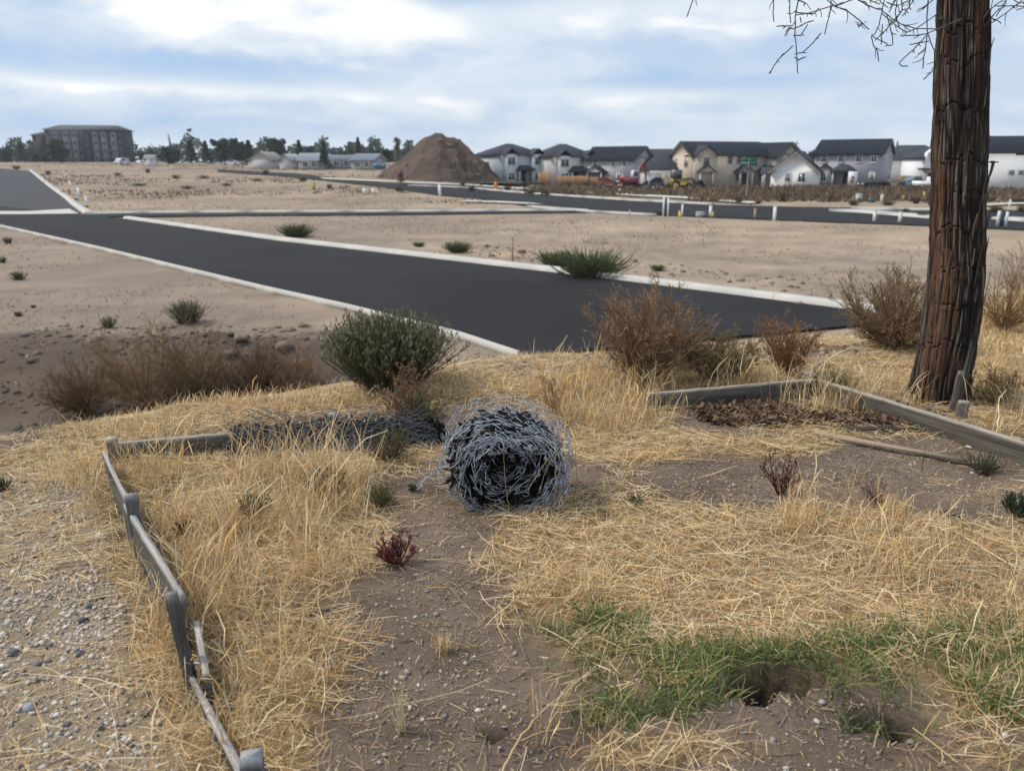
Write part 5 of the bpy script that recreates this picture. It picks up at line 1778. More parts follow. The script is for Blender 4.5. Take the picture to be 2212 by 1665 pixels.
door(h8b, 6.4, 7.2, 'F', -.2, 2.8, 2.2, (.05, .055, .06), 'garage_door')
window(h8b, 6.4, 7.2, 'F', 2.4, 1.8, .9, 1.3)
# H9 white house right of the tree
h9 = house('tall white house right of the tree trunk with a dark roof', 2195, 125, R(-14), 17, 9, 5.6, 2.3, (.74, .74, .74))
for u in (-2.4, -1.1, .3):
    window(h9, 17, 9, 'F', u, 2.6, .6, .6, trim=(.74, .74, .74))
window(h9, 17, 9, 'F', 2.2, 2.2, .8, 1.5)
Acc().box((-1.3, -4.55, 5.35), (1.9, .12, .4), col=DARKROOF).build('vent', M['paint'], h9)
a = Acc().box((4.8, -5.0, 2.8), (4.6, 1.2, 5.6), col=(.74, .74, .74)).extrude([(4.8 - 2.3, 5.6), (4.8 + 2.3, 5.6), (4.8, 7.4)], -5.6, -1.5, 'y', col=(.74, .74, .74))
a.build('wing_wall', M['siding'], h9)
rf = Acc()
gable_roof(rf, 4.2, 4.6, 5.6, 1.8, .35, .14, DARKROOF, 'y', (4.8, -3.6))
rf.build('wing_roof', M['shingle'], h9)
window(h9, 17, 11.2, 'F', 4.2, 4.6, .9, 1.6)

# cedar fences in pickets
def picket_fence(label, px0, px1, d, h):
    p0, p1 = far(px0, 400, d), far(px1, 400, d)
    root = thing('cedar_fence', label, 'fence', p0, math.atan2(p1[1] - p0[1], p1[0] - p0[0]), 'cedar fences between the houses')
    L = np.linalg.norm((p1 - p0)[:2])
    n = int(L / .3)
    for i in range(n):
        c = np.array((.40, .235, .115)) * rng.uniform(.75, 1.15)
        Acc().box((i * .3 + .15, 0, h / 2), (.27, .04, h + rng.uniform(-.04, .04)), col=c).build('picket', M['cedar'], root)
    Acc().box((L / 2, .05, h * .8), (L, .06, .1), col=(.3, .18, .09)).box((L / 2, .05, h * .25), (L, .06, .1), col=(.3, .18, .09)).build('rail', M['cedar'], root)


picket_fence('short cedar fence between the grey-blue and pale houses', 1162, 1190, 150, 2.3)
picket_fence('long cedar fence in front of the pale hip-roofed house', 1202, 1272, 149, 1.7)
picket_fence('darker cedar fence left of the red excavator', 1274, 1325, 148, 1.5)
picket_fence('short cedar fence left of the pale pickup', 1938, 1968, 146, 1.8)

# ------------------------------------------------------------------ apartment block far left
D = 330.0
p = far(200, 345, D)
ap = thing('apartment_block', 'four-storey brown brick apartment block with pale bays on the far left', 'apartment block', (p[0], p[1], 2.2), R(10))
ap.scale = (.86, .9, 1)
BR_, PB = (.050, .043, .050), (.155, .158, .178)
Acc().box((2, 0, 5.6), (34, 14, 13), col=BR_).build('wall', M['siding'], ap)
Acc().box((-18.5, 3, 4.6), (7.5, 12, 11), col=BR_).build('wing_wall', M['siding'], ap)
a = Acc()
hip_roof(a, 34, 14, 12.1, 2.0, .8, (.085, .098, .10), 26, (2, 0))
a.build('roof', M['shingle'], ap)
a = Acc()
hip_roof(a, 7.5, 12, 10.1, 1.6, .8, (.085, .098, .10), 1, (-18.5, 3))
a.build('wing_roof', M['shingle'], ap)
for u, w_, c_ in ((-10.5, 2.6, PB), (-6.0, 3.0, PB), (-2.5, 2.6, PB), (6.5, 2.4, PB), (10.3, 2.6, PB), (14.5, 2.6, PB), (3.0, 2.4, (.05, .05, .055))):
    Acc().box((u, -7.25, 5.2), (w_, .6, 12.2), col=c_).build('bay' if c_ is PB else 'stair_recess', M['siding'], ap)
    if c_ is PB:
        for z_ in (1.5, 4.4, 7.3, 10.2):
            f = Acc().box((u, -7.6, z_), (1.7, .1, 1.7), col=(.26, .26, .28)).build('window', M['paint'], ap)
            Acc().box((u, -7.66, z_), (1.4, .06, 1.4)).build('pane', M['glass'], f)
for u in (-12.9, -8.3, -4.3, -.4, 8.4, 12.4, 17.2):
    for z_ in (1.5, 4.4, 7.3, 10.2):
        f = Acc().box((u, -7.05, z_), (1.1, .1, 1.5), col=(.2, .17, .17)).build('window', M['paint'], ap)
        Acc().box((u, -7.12, z_), (.9, .06, 1.3)).build('pane', M['glass'], f)

# ------------------------------------------------------------------ low buildings left of the mound
def shed(label, px, d, L, W, h, rh, wall, roofc, rz=0.0, roof='gable', cat='house', win=2, base=None):
    p = far(px, 350, d)
    zb = p[2] if base is None else at_y(px, base, d)[2]
    root = thing('distant_house', label, cat, (p[0], p[1], zb), rz, 'low buildings left of the dirt mound')
    a = Acc()
    prism_wall(a, L, W, h, rh, roof == 'gable', wall)
    a.build('wall', M['siding'], root)
    r_ = Acc()
    (gable_roof if roof == 'gable' else hip_roof)(r_, L, W, h, rh, col=roofc)
    r_.build('roof', M['shingle'], root)
    for i in range(win):
        window(root, L, W, 'F', (i - (win - 1) / 2) * L / max(win, 1) * .8, h * .55, 1.2, 1.1)
    return root


shed('grey house with pale shallow roof right of the big tree clump', 582, 215, 7.5, 7, 2.3, 1.9, (.42, .40, .40), (.27, .25, .25), R(80), win=0)
shed('small white gabled house left of the white-roofed building', 632, 210, 5, 3.6, 2.4, 1.3, (.45, .45, .46), (.38, .39, .41), R(75), win=0)
shed('white-roofed low building between two dark conifers', 678, 208, 5.6, 6, 2.3, 1.6, (.30, .29, .30), (.50, .52, .55), 0)
shed('long low grey building with pale roof behind conifers', 735, 215, 10, 6, 2.4, 1.0, (.22, .22, .24), (.36, .37, .40), 0, win=3)
shed('pale roofed house at the left foot of the dirt mound', 798, 205, 6.5, 6, 2.4, 1.4, (.28, .29, .31), (.38, .40, .44), R(-20))
shed('tiny white shed right of the apartment block', 332, 240, 2.4, 2.4, 2.4, .8, (.6, .58, .55), (.5, .5, .5), 0, win=0)

# ------------------------------------------------------------------ the mound of excavated earth
px0, px1 = 808, 1080
d = 150.0
pc_ = far(945, 395, d)
n = 150
u = np.linspace(-1, 1, n)
UX, UY = np.meshgrid(u, u)
X, Y = UX * 16, UY * 15
xs = np.array([-16, -12.2, -10.5, -8, -5, -2.6, -1, .1, 1, 1.9, 3.3, 5, 7, 9, 11.5, 16])
xs = xs * 1.06
hs = np.array([0, 0, .9, 2.9, 5.6, 7.5, 8.4, 8.95, 8.85, 8.2, 7.5, 6.4, 4.7, 2.8, .2, 0]) * .99
Hh = np.interp(X + .4 * fbm(X * .3, Y * .3, 2, 101), xs, hs)
dd = np.abs(Y) / (2.0 + Hh * 1.25)
Z_ = Hh * np.clip(1 - dd, 0, 1) ** .95
rough = fbm(X * .35 + 3, Y * .35, 5, 102)
right = sstep(0, 6, X)
rid = np.abs(fbm(X * .5 + Y * .28, Y * .22 - X * .1, 4, 103)) * -1
Z_ = Z_ + np.clip(Z_, 0, 2.5) / 2.5 * (rough * .7 + right * (fbm(X * .55, Y * .55, 4, 104) * 2.2) + rid * (.5 + 1.0 * right) + fbm(X * 2, Y * 2, 3, 105) * .35)
cc = np.array([.092, .068, .055]) * (1 + .8 * rough + .5 * fbm(X * 1.1, Y * 1.1, 3, 106))[..., None]
clay = np.clip(fbm(X * .45, Y * .45, 3, 107) * 3 + .2, 0, 1)[..., None] * right[..., None]
cc = cc * (1 - .6 * clay) + np.array([.22, .155, .115]) * .6 * clay
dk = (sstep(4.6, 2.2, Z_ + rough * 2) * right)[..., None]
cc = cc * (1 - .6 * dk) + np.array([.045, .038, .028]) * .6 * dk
I = np.arange(n * n).reshape(n, n)
mo = thing('dirt_mound', 'big brown mound of excavated earth in front of the houses', 'dirt mound', pc_)
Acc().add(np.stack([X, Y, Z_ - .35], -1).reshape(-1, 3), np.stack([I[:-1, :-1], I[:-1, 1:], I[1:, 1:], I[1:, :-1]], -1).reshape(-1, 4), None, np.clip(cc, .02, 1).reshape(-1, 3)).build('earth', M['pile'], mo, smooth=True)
k = rng.integers(0, n * n, 500)
k = k[(Z_.ravel()[k] > .2) & (Y.ravel()[k] < 0)]
A = Acc().rocks(np.stack([X.ravel()[k], Y.ravel()[k], Z_.ravel()[k] - .35], -1), rng.gamma(2, .09, len(k)), np.array([.17, .12, .092]) * rng.uniform(.5, 1.5, (len(k), 1)))
o = A.build('lumps', M['pile'], mo)
o['kind'] = 'stuff'

# ------------------------------------------------------------------ distant trees
LEAF = np.array([(.045, .065, .045), (.06, .08, .05), (.035, .05, .04), (.075, .09, .055)])


def tree_mesh(h, w, kind, n, seed, pal=LEAF):
    r_ = np.random.default_rng(seed)
    tr = Acc()
    tr.tubes(np.array([(0, 0, -.4), (.05, 0, h * .3), (0, .05, h * .6), (0, 0, h * .93)]), np.linspace(h * .028, h * .006, 4), 6, (.06, .05, .04))
    lf = Acc()
    if kind == 'conifer':
        t_ = r_.uniform(0, 1, n) ** .8
        z_ = h * (.0 + 1.0 * t_)
        ra = w / 2 * (1 - t_) ** .85 * (.75 + .45 * r_.uniform(0, 1, n)) * (.8 + .25 * np.sin(t_ * 34))
        a = r_.uniform(0, 6.28, n)
        P = np.stack([ra * np.cos(a), ra * np.sin(a), z_ - ra * .25], -1)
    else:
        m = 24
        cz = r_.uniform(.16, .84, m) * h
        ca = r_.uniform(0, 6.28, m)
        cr_ = w * .30 * r_.uniform(0, 1, m) ** .6 * np.clip(1.4 - np.abs(cz / h - .55) * 1.8, .3, 1)
        cs = w * .22 * r_.uniform(.6, 1.1, m)
        if kind == 'poplar':
            cz = np.linspace(.2, .92, m) * h
            cr_ *= .5
            cs *= .9
        for j in range(m):
            c = np.array([cr_[j] * math.cos(ca[j]), cr_[j] * math.sin(ca[j]), cz[j]])
            tr.tubes(np.stack([np.array([0, 0, cz[j] * .55]), c]), np.array([h * .012, h * .004]), 4, (.06, .05, .04))
        j = r_.integers(0, m, n)
        v = r_.normal(0, 1, (n, 3))
        v /= np.linalg.norm(v, axis=1, keepdims=True)
        v *= r_.uniform(.45, 1, (n, 1)) * np.array([1, 1, .85])
        P = np.stack([cr_[j] * np.cos(ca[j]), cr_[j] * np.sin(ca[j]), cz[j]], -1) + v * cs[j][:, None]
        P[:, 2] = np.maximum(P[:, 2], .06 * h)
    s = (w * .07 + .12) * r_.uniform(.5, 1.2, n)
    d = r_.normal(0, 1, (n, 3))
    leafs(lf, P, d, s * 1.5, s, pal, .2)
    return tr.mesh('trunk', M['twig']), lf.mesh('crown', M['leaf'])


PROTO = {k: [tree_mesh(10, w, k, nn, s_) for s_ in range(3)] for k, w, nn in (('conifer', 5, 1800), ('broad', 9, 2600), ('poplar', 4, 900))}
PALEP = tree_mesh(10, 6, 'poplar', 500, 9, np.array([(.17, .18, .12), (.13, .14, .10)]))
DIST = {1: 'between', 2: 'behind'}
TREES = [  # px, base py, top py, width px, kind, distance, label
    (16, 347, 317, 34, 'broad', 330, 'rounded dark tree at the far left edge beyond the climbing road'),
    (48, 347, 308, 24, 'conifer', 325, 'pointed dark tree left of the apartment block'),
    (75, 348, 328, 22, 'broad', 320, 'low dark tree at the left corner of the apartment block'),
    (95, 348, 330, 22, 'broad', 318, 'small dark tree in front of the apartment wing'),
    (132, 352, 297, 50, 'broad', 290, 'tall dark tree in front of the left half of the apartment block'),
    (312, 348, 326, 34, 'broad', 300, 'low dark tree at the right corner of the apartment block'),
    (330, 348, 322, 18, 'broad', 330, 'small pale-topped tree just right of the apartment block'),
    (366, 356, 314, 56, 'broad', 270, 'rounded dark tree below the bare thin treetop'),
    (414, 348, 304, 34, 'conifer', 280, 'lone pointed conifer left of the big dark clump'),
    (447, 350, 305, 24, 'conifer', 270, 'narrow conifer at the left end of the big dark clump'),
    (478, 352, 297, 46, 'broad', 268, 'tall left tree of the big dark clump'),
    (512, 353, 296, 46, 'broad', 266, 'tall middle tree of the big dark clump'),
    (540, 354, 304, 34, 'conifer', 264, 'right pointed tree of the big dark clump'),
    (602, 350, 296, 52, 'broad', 262, 'rounded green tree behind the grey house'),
    (648, 348, 304, 28, 'conifer', 255, 'pointed conifer left of the white-roofed building'),
    (668, 340, 314, 26, 'broad', 275, 'distant round tree behind the white-roofed building'),
    (701, 356, 308, 26, 'conifer', 200, 'dark conifer right of the white-roofed building'),
    (738, 340, 322, 40, 'broad', 290, 'low distant tree behind the long low building'),
    (775, 350, 298, 24, 'conifer', 240, 'tall narrow conifer left of the dirt mound'),
    (757, 342, 318, 18, 'conifer', 280, 'small conifer left of the tall narrow one'),
    (812, 348, 322, 44, 'broad', 260, 'dark bushy tree behind the left foot of the mound'),
    (838, 350, 320, 36, 'broad', 262, 'dark round tree behind the slope of the mound'),
    (1118, 345, 314, 20, 'broad', 190, 'green treetop above the grey-blue house'),
    (1290, 345, 324, 16, 'broad', 200, 'small green treetop left of the grey gabled house'),
    (1396, 340, 322, 8, 'conifer', 320, 'left tiny conifer top above the dark roofs'),
    (1414, 340, 325, 7, 'conifer', 320, 'middle tiny conifer top above the dark roofs'),
    (1428, 340, 324, 8, 'conifer', 320, 'right tiny conifer top above the dark roofs'),
    (1447, 342, 328, 12, 'broad', 320, 'tiny round treetop left of the tan duplex'),
    (1750, 345, 323, 26, 'broad', 200, 'rounded green treetop between white gable and mauve-grey house'),
    (1923, 330, 311, 10, 'conifer', 420, 'left conifer on the hill left of the trunk'),
    (1936, 330, 307, 11, 'conifer', 420, 'right conifer on the hill left of the trunk')]
for i, (px, by, ty, wp, kind, d, label) in enumerate(TREES):
    pb, pt, pw = at_y(px, by, d), at_y(px, ty, d), at_y(px + wp, by, d)
    zb = min(pb[2], float(zg(pb[0], d))) if by < 346 else pb[2]
    hgt = pt[2] - zb
    bw = {'conifer': 5, 'broad': 9, 'poplar': 4}[kind]
    plant('conifer_tree' if kind == 'conifer' else 'leafy_tree', label, 'tree', (pb[0], d, zb), PROTO[kind][i % 3], 'distant trees along the horizon', s=((pw[0] - pb[0]) / bw, (pw[0] - pb[0]) / bw, hgt / 10))
pb, pt = at_y(860, 350, 250), at_y(860, 295, 250)
plant('poplar_tree', 'pale olive feathery tree standing left of the mound top', 'tree', (pb[0], 250, pb[2]), PALEP, s=(.8, .8, (pt[2] - pb[2]) / 10))
pb, pt = at_y(371, 345, 275), at_y(371, 286, 275)
plant('bare_tree', 'thin bare treetop rising above a rounded dark tree right of the apartments', 'tree', (pb[0], 275, pb[2]), tree_mesh(10, 2.2, 'poplar', 60, 12), s=(1, 1, (pt[2] - pb[2]) / 10))

# far-off belt of trees along the horizon, one mass
A = Acc()
n = 26000
px_ = rng.uniform(-420, 1130, n)
d_ = rng.uniform(345, 430, n)
k = rng.uniform(size=n) < np.clip(.62 + 2.2 * fbm(px_ / 60, px_ * 0, 3, 121), .12, 1)
px_, d_ = px_[k], d_[k]
n = len(px_)
x = (px_ - CX) / F * d_ * 1.04
top = (6.0 + 13 * np.clip(fbm(px_ / 22, px_ * 0 + 3, 3, 122) + .12, 0, 1)) * np.where(px_ > 850, .8, 1)
z_ = zg(x, d_) + top * rng.uniform(0, 1, n) ** .8
leafs(A, np.stack([x, d_, z_], -1), rng.normal(0, 1, (n, 3)), rng.uniform(1.0, 2.2, n), rng.uniform(.7, 1.5, n), LEAF)
tag(A.build('far_trees', M['leaf']), 'low belt of dark trees along the far horizon on the left', 'trees', kind='stuff')

# ------------------------------------------------------------------ bushes and saplings along the far streets
BUSH = rabbitbrush(2.0, 1.0, 170, 12, np.array([(.05, .065, .035), (.07, .085, .045), (.10, .085, .055)]), 5.0)
BUSHB = rabbitbrush(2.0, 1.0, 170, 12, np.array([(.13, .09, .06), (.10, .07, .05), (.16, .11, .07)]), 5.0)
BUSHL = rabbitbrush(2.0, 1.0, 120, 10, np.array([(.26, .195, .135), (.22, .16, .11), (.30, .22, .15), (.18, .135, .09)]), 4.0)
BUSHG = rabbitbrush(2.0, 1.0, 170, 12, np.array([(.06, .10, .035), (.08, .12, .045)]), 5.0)
FB = [(1691, 436, 50, 20, BUSH, 'largest dark green bush beyond the street below the white gable'), (1596, 440, 32, 16, BUSH, 'dark bush beyond the street below the tan duplex'), (1638, 441, 24, 10, BUSHB, 'brown bush between the two dark bushes beyond the street'),
      (1792, 436, 44, 18, BUSHB, 'brown bush right of the largest dark green one'), (1844, 444, 34, 12, BUSHB, 'brown bush below the pale utility box'), (1918, 444, 46, 10, BUSHG, 'flat green bush beside the traffic island'),
      (1978, 440, 36, 17, BUSH, 'dark bush right of the flat green one'), (2012, 446, 26, 16, BUSHB, 'brown bush touching the left side of the trunk'), (1956, 460, 28, 11, BUSH, 'grey-green bush on the traffic island'), (1992, 471, 34, 15, BUSHG, 'green bush on the end of the traffic island'),
      (1096, 412, 30, 12, BUSH, 'dark bush on the far kerb near the orange hydrant'), (862, 414, 30, 10, BUSH, 'dark bush at the street edge below the mound'), (1040, 403, 16, 9, BUSH, 'small bush at the foot of the mound'), (1000, 402, 22, 9, BUSH, 'small dark bush left on the foot of the mound'),
      (2150, 462, 44, 20, BUSH, 'dark bush right of the trunk behind the marker boards'), (2205, 460, 30, 18, BUSH, 'dark bush at the right edge behind the marker boards'), (2200, 441, 44, 16, BUSHB, 'dark reddish bush at the right edge below the white house'), (2140, 436, 30, 14, BUSHB, 'brown bush just right of the trunk below the white house'),
      (1650, 470, 0, 0, None, ''), (1428, 465, 44, 10, BUSHB, 'brown weed clump at the foot of the marker boards'), (320, 374, 16, 11, BUSH, 'dark bush beyond the lots below the apartment block'), (380, 386, 34, 10, BUSHL, 'brown bush on the far left lot'), (255, 380, 26, 9, BUSHL, 'brown bush on the lot left of the dark one'),
      (440, 386, 40, 9, BUSHL, 'wide low brown bush on the far left lot'), (300, 402, 60, 8, BUSHL, 'reddish brown weed strip on the left lot'), (405, 408, 50, 8, BUSHL, 'brown weed strip right of the reddish one'), (105, 378, 20, 10, BUSH, 'dark bush beside the climbing road kerb'), (185, 450, 20, 7, BUSHG, 'green weed at the kerb corner'), (163, 434, 18, 6, BUSHG, 'green weed at the climbing kerb'),
      (655, 392, 28, 10, BUSH, 'dark bush beside the yellow posts'), (575, 378, 24, 12, BUSH, 'round dark bush left of the yellow posts'), (712, 408, 22, 11, BUSH, 'dark bush right of the yellow posts'), (36, 366, 30, 8, BUSH, 'dark low bush where the climbing road ends'), (555, 392, 40, 8, BUSHL, 'brown weed strip on the lot centre left'), (490, 402, 40, 8, BUSHL, 'brown weed strip in the middle left lot'),
      (1225, 405, 34, 13, BUSHB, 'dark brown bush below the cedar fence'), (1270, 402, 34, 10, BUSHB, 'brown bush below the long cedar fence'), (1170, 402, 28, 9, BUSHB, 'brown bush below the pale house'), (1135, 404, 26, 12, BUSHB, 'brown bush below the grey-blue house'), (1540, 436, 22, 8, BUSH, 'small dark bush at the pavement bend')]
for px, py, wp, hp, ms, label in FB:
    if ms is None:
        continue
    p = ground_at(px, py)
    w, h = size_at(p, wp), size_at(p, hp)
    plant('roadside_bush', label, 'bush', p, ms, 'bushes beside the far streets', s=(w / 2, w / 2, h))
# weeds in one brown mass in front of the houses
A = Acc()
n = 16000
y = rng.uniform(80, 300, n)
x = rng.uniform(-.74, .04, n) * y
k = (rng.uniform(size=n) < np.clip(-.05 + 3.2 * fbm(x * .05, y * .09, 4, 112), 0, .8))
for P in ROADS:
    k &= ~in_poly(x, y, P)
x, y = x[k], y[k]
n = len(x)
b = np.stack([x, y, zg(x, y)], -1)
for j in range(4):
    leafs(A, b + rng.normal(0, .5, (n, 3)) * (1, 1, .1), rng.normal(0, .8, (n, 3)) + (0, 0, .5), rng.uniform(.15, .5, n), rng.uniform(.1, .25, n), np.array([(.20, .145, .10), (.16, .115, .08), (.25, .18, .12), (.13, .10, .07), (.17, .14, .08)]))
n = 9000
x, y = rng.uniform(-4, 95, n), rng.uniform(84, 134, n)
k = (x / y > .02) & (rng.uniform(size=n) < np.clip(.6 + 2 * fbm(x * .12, y * .12, 3, 111), 0, 1)) & ~in_poly(x, y, ROADS[1]) & ((x / y > .22) | (y > 100))
x, y = x[k], y[k]
n = len(x)
b = np.stack([x, y, zg(x, y)], -1)
for j in range(5):
    leafs(A, b + rng.normal(0, .35, (n, 3)) * (1, 1, .1), rng.normal(0, .6, (n, 3)) + (0, 0, .8), rng.uniform(.3, .9, n), rng.uniform(.12, .3, n), np.array([(.17, .115, .075), (.13, .085, .06), (.21, .15, .09), (.10, .08, .05), (.15, .12, .06)]))
tag(A.build('dry_weeds', M['leaf']), 'belt of dry brown weeds between the street and the houses', 'weeds', kind='stuff')
SAP = tree_mesh(1.6, 1.0, 'broad', 260, 21, np.array([(.05, .07, .04), (.07, .085, .05)]))
for px, py, ty, wp, label in ((1145, 444, 410, 34, 'young sapling with flat dark crown on the kerb corner'), (1019, 428, 404, 22, 'young sapling left on the street edge'), (1178, 440, 412, 22, 'sapling just right of the flat-crowned one'), (867, 404, 386, 14, 'small dark sapling in front of the mound')):
    p = ground_at(px, py)
    h = size_at(p, py - ty)
    w = size_at(p, wp)
    root = thing('sapling', label, 'sapling', p, rng.uniform(0, 6), 'saplings by the far street')
    Acc().tubes(np.array([(0, 0, -.1), (.02, 0, h * .5), (0, 0, h * .85)]), .03, 5, (.16, .13, .11)).build('trunk', M['twig'], root)
    v = rng.normal(0, 1, (160, 3)) * (w * .24, w * .24, h * .13) + (0, 0, h * .82)
    leafs(Acc_ := Acc(), v, rng.normal(0, 1, (160, 3)), rng.uniform(.1, .25, 160), rng.uniform(.08, .16, 160), np.array([(.045, .06, .035), (.06, .075, .045)]))
    Acc_.build('crown', M['leaf'], root)

# ------------------------------------------------------------------ posts, markers, boxes, hydrants
def post(label, px, py, ty, wp, col, name='marker_post', cat='post', cap=None, group='marker posts along the far street', lean=0.0):
    p = ground_at(px, py)
    h, w = size_at(p, py - ty), size_at(p, wp)
    root = thing(name, label, cat, p, 0, group)
    root.rotation_euler = (0, lean, 0)
    Acc().box((0, 0, h / 2 - .1), (w, w * .6, h + .2), col=col).build('shaft', M['paint'], root)
    Acc().box((0, 0, h + .02), (w * 1.15, w * .75, .05), col=cap or tuple(c * .9 for c in col)).build('cap', M['paint'], root)
    return root


WP, YP = (.75, .76, .76), (.62, .50, .10)
for a_ in (('tall white post with slight lean before the dark street', 1672, 478, 448, 6, WP), ('cream post left of the trunk pair', 1888, 480, 457, 6, (.70, .68, .58)), ('cream post nearest the trunk', 1943, 482, 459, 6, (.70, .68, .58)),
           ('short white post at the far kerb, left of pair', 1289, 417, 411, 4.5, WP), ('cream post at the far kerb, right of pair', 1338, 419, 409, 4.5, (.68, .66, .55)), ('white post by the street below the mound', 950, 424, 400, 6, WP),
           ('white marker post left of the utility box', 1473, 468, 443, 3.5, WP), ('white post with a cap right of the utility box', 1534, 470, 446, 5.5, WP), ('pale post beyond the traffic island', 1904, 437, 421, 5, (.62, .60, .50)),
           ('white post at the climbing road, farthest', 152, 404, 392, 4, WP), ('white tapered post at the climbing road, middle', 171, 424, 406, 5, WP), ('white post at the climbing road corner, nearest', 188, 440, 424, 4.5, WP), ('thin white stake at the right edge', 2180, 448, 432, 3, WP)):
    post(*a_)
for a_ in (('yellow post beside the white marker left of the utility box', 1468, 472, 457, 5.5, YP), ('yellow post beside the capped white post', 1539, 470, 459, 5, YP), ('yellow post by the bush in the middle distance', 678, 410, 396, 7, (.42, .34, .10)), ('pale yellow post at the corner in the middle distance', 816, 422, 410, 4, (.6, .55, .3)),
           ('yellow marker in the weeds left of the trunk', 1995, 427, 415, 4, YP), ('faint yellow marker in the weeds', 1951, 433, 424, 4, (.5, .42, .15))):
    post(*a_, group='yellow markers along the far street')
for a_ in (('thin pinkish wooden stake behind the near kerb', 1107, 566, 517, 4, (.36, .22, .15)), ('pinkish stake in front of the dark street', 1630, 474, 452, 4.5, (.40, .27, .22)), ('small pale stake by the street bend', 1360, 469, 455, 2.6, (.45, .38, .33))):
    post(*a_, name='survey_stake', cat='stake', group='survey stakes on the lots')


def marker_pair(label, px, py, ty, wp):
    p = ground_at(px, py)
    h, w = size_at(p, py - ty), size_at(p, wp)
    root = thing('utility_marker', label, 'utility marker', p, 0, 'marker boards around dark utility pedestals')
    Acc().box((0, .02, h * .47), (w * .3, w * .2, h * 1.0), col=(.05, .055, .06)).build('pedestal', M['paint'], root)
    for s in (-1, 1):
        Acc().box((s * w * .36, -.02 - .02 * s, h * .47 - .03 * s), (w * .27, .05, h * 1.04), col=(.72, .76, .82)).build('marker_board', M['paint'], root)


marker_pair('dark pedestal between two pale marker boards left of the utility box', 1437, 468, 428, 13)
marker_pair('dark pedestal between two bluish white boards right of the trunk', 2162, 491, 457, 23)


def ubox(label, px, py, ty, wp, col):
    p = ground_at(px, py)
    h, w = size_at(p, py - ty), size_at(p, wp)
    root = thing('utility_box', label, 'utility box', p, R(8), 'utility boxes by the street')
    Acc().box((0, 0, h * .45), (w, w * .8, h * .9), col=col).build('cabinet', M['metalpaint'], root)
    Acc().box((0, 0, h * .94), (w * 1.08, w * .88, h * .12), col=tuple(c * 1.1 for c in col)).build('lid', M['metalpaint'], root)
    Acc().box((0, -w * .41, h * .45), (w * .8, .02, h * .6), col=tuple(c * .9 for c in col)).build('door', M['metalpaint'], root)


ubox('grey-green low utility box at the near edge of the street', 1513, 470, 458, 17, (.30, .38, .36))
ubox('pale blue-grey upright utility box beyond the street', 1854, 437, 419, 11, (.42, .48, .48))
ubox('dark green utility box beyond the street', 1882, 438, 427, 12, (.06, .11, .10))


def hydrant(label, px, py, ty, col):
    p = ground_at(px, py)
    h = size_at(p, py - ty)
    root = thing('hydrant', label, 'hydrant', p, 0, 'hydrants by the far streets')
    z_ = np.array([0, .06, .07, .6, .62, .70, .78, .9, .97, 1.0]) * h
    r_ = np.array([.22, .22, .16, .16, .20, .20, .15, .12, .05, .03]) * h
    Acc().tubes(np.stack([z_ * 0, z_ * 0, z_], -1), r_, 10, col, cap=True).build('body', M['paint'], root)
    for s in (-1, 1):
        Acc().tubes(np.array([(s * .14 * h, 0, .52 * h), (s * .3 * h, 0, .52 * h)]), .08 * h, 8, col, cap=True).build('nozzle', M['paint'], root)


hydrant('orange hydrant on the far kerb below the mound', 1071, 412, 393, (.72, .28, .06))
hydrant('yellow-orange hydrant in the weeds before the tan duplex', 1457, 410, 396, (.70, .38, .10))

# stop sign seen from behind with crossed street-name blades
p = ground_at(1611, 432)
ss = thing('street_sign', 'green crossed street-name blades on a pole above the back of a stop sign', 'street sign', p, R(10))
hh = at_y(1611, 343, p[1])[2] - p[2]
Acc().tubes(np.array([(0, 0, -.1), (0, 0, hh)]), .05, 8, (.4, .4, .4)).build('pole', M['zinc'], ss)
an = (np.arange(8) + .5) * math.pi / 4
a = Acc().add(np.concatenate([np.stack([.42 * np.cos(an), an * 0 - .07, hh - 1.3 + .42 * np.sin(an)], -1), np.stack([.42 * np.cos(an), an * 0 - .055, hh - 1.3 + .42 * np.sin(an)], -1)]),
              [[i, (i + 1) % 8, 8 + (i + 1) % 8, 8 + i] for i in range(8)], [[0, i, i + 1] for i in range(1, 7)] + [[8, 8 + i, 9 + i] for i in range(1, 7)], (.16, .16, .17))
a.build('stop_sign_back', M['paint'], ss)
Acc().box((0, 0, hh - .12), (1.9, .04, .40), col=(.03, .12, .10)).build('name_blade', M['paint'], ss)
Acc().box((0, 0, hh - .56), (.04, 1.9, .40), .9, col=(.03, .12, .10)).build('name_blade', M['paint'], ss)

# ------------------------------------------------------------------ vehicles and machines
def wheel(root, x_, y_, r_, w_=.25):
    an = np.arange(17) * 2 * math.pi / 16
    t_ = Acc().tubes(np.array([(x_, y_ - w_ / 2, r_), (x_, y_ - w_ / 2 + .03, r_), (x_, y_ + w_ / 2 - .03, r_), (x_, y_ + w_ / 2, r_)]), [r_ * .9, r_, r_, r_ * .9], 14, (.02, .02, .02), cap=True).build('wheel', M['paint'], root)
    Acc().tubes(np.array([(x_, y_ - w_ / 2 - .02, r_), (x_, y_ + w_ / 2 + .02, r_)]), r_ * .55, 10, (.4, .4, .42), cap=True).build('rim', M['metalpaint'], t_)


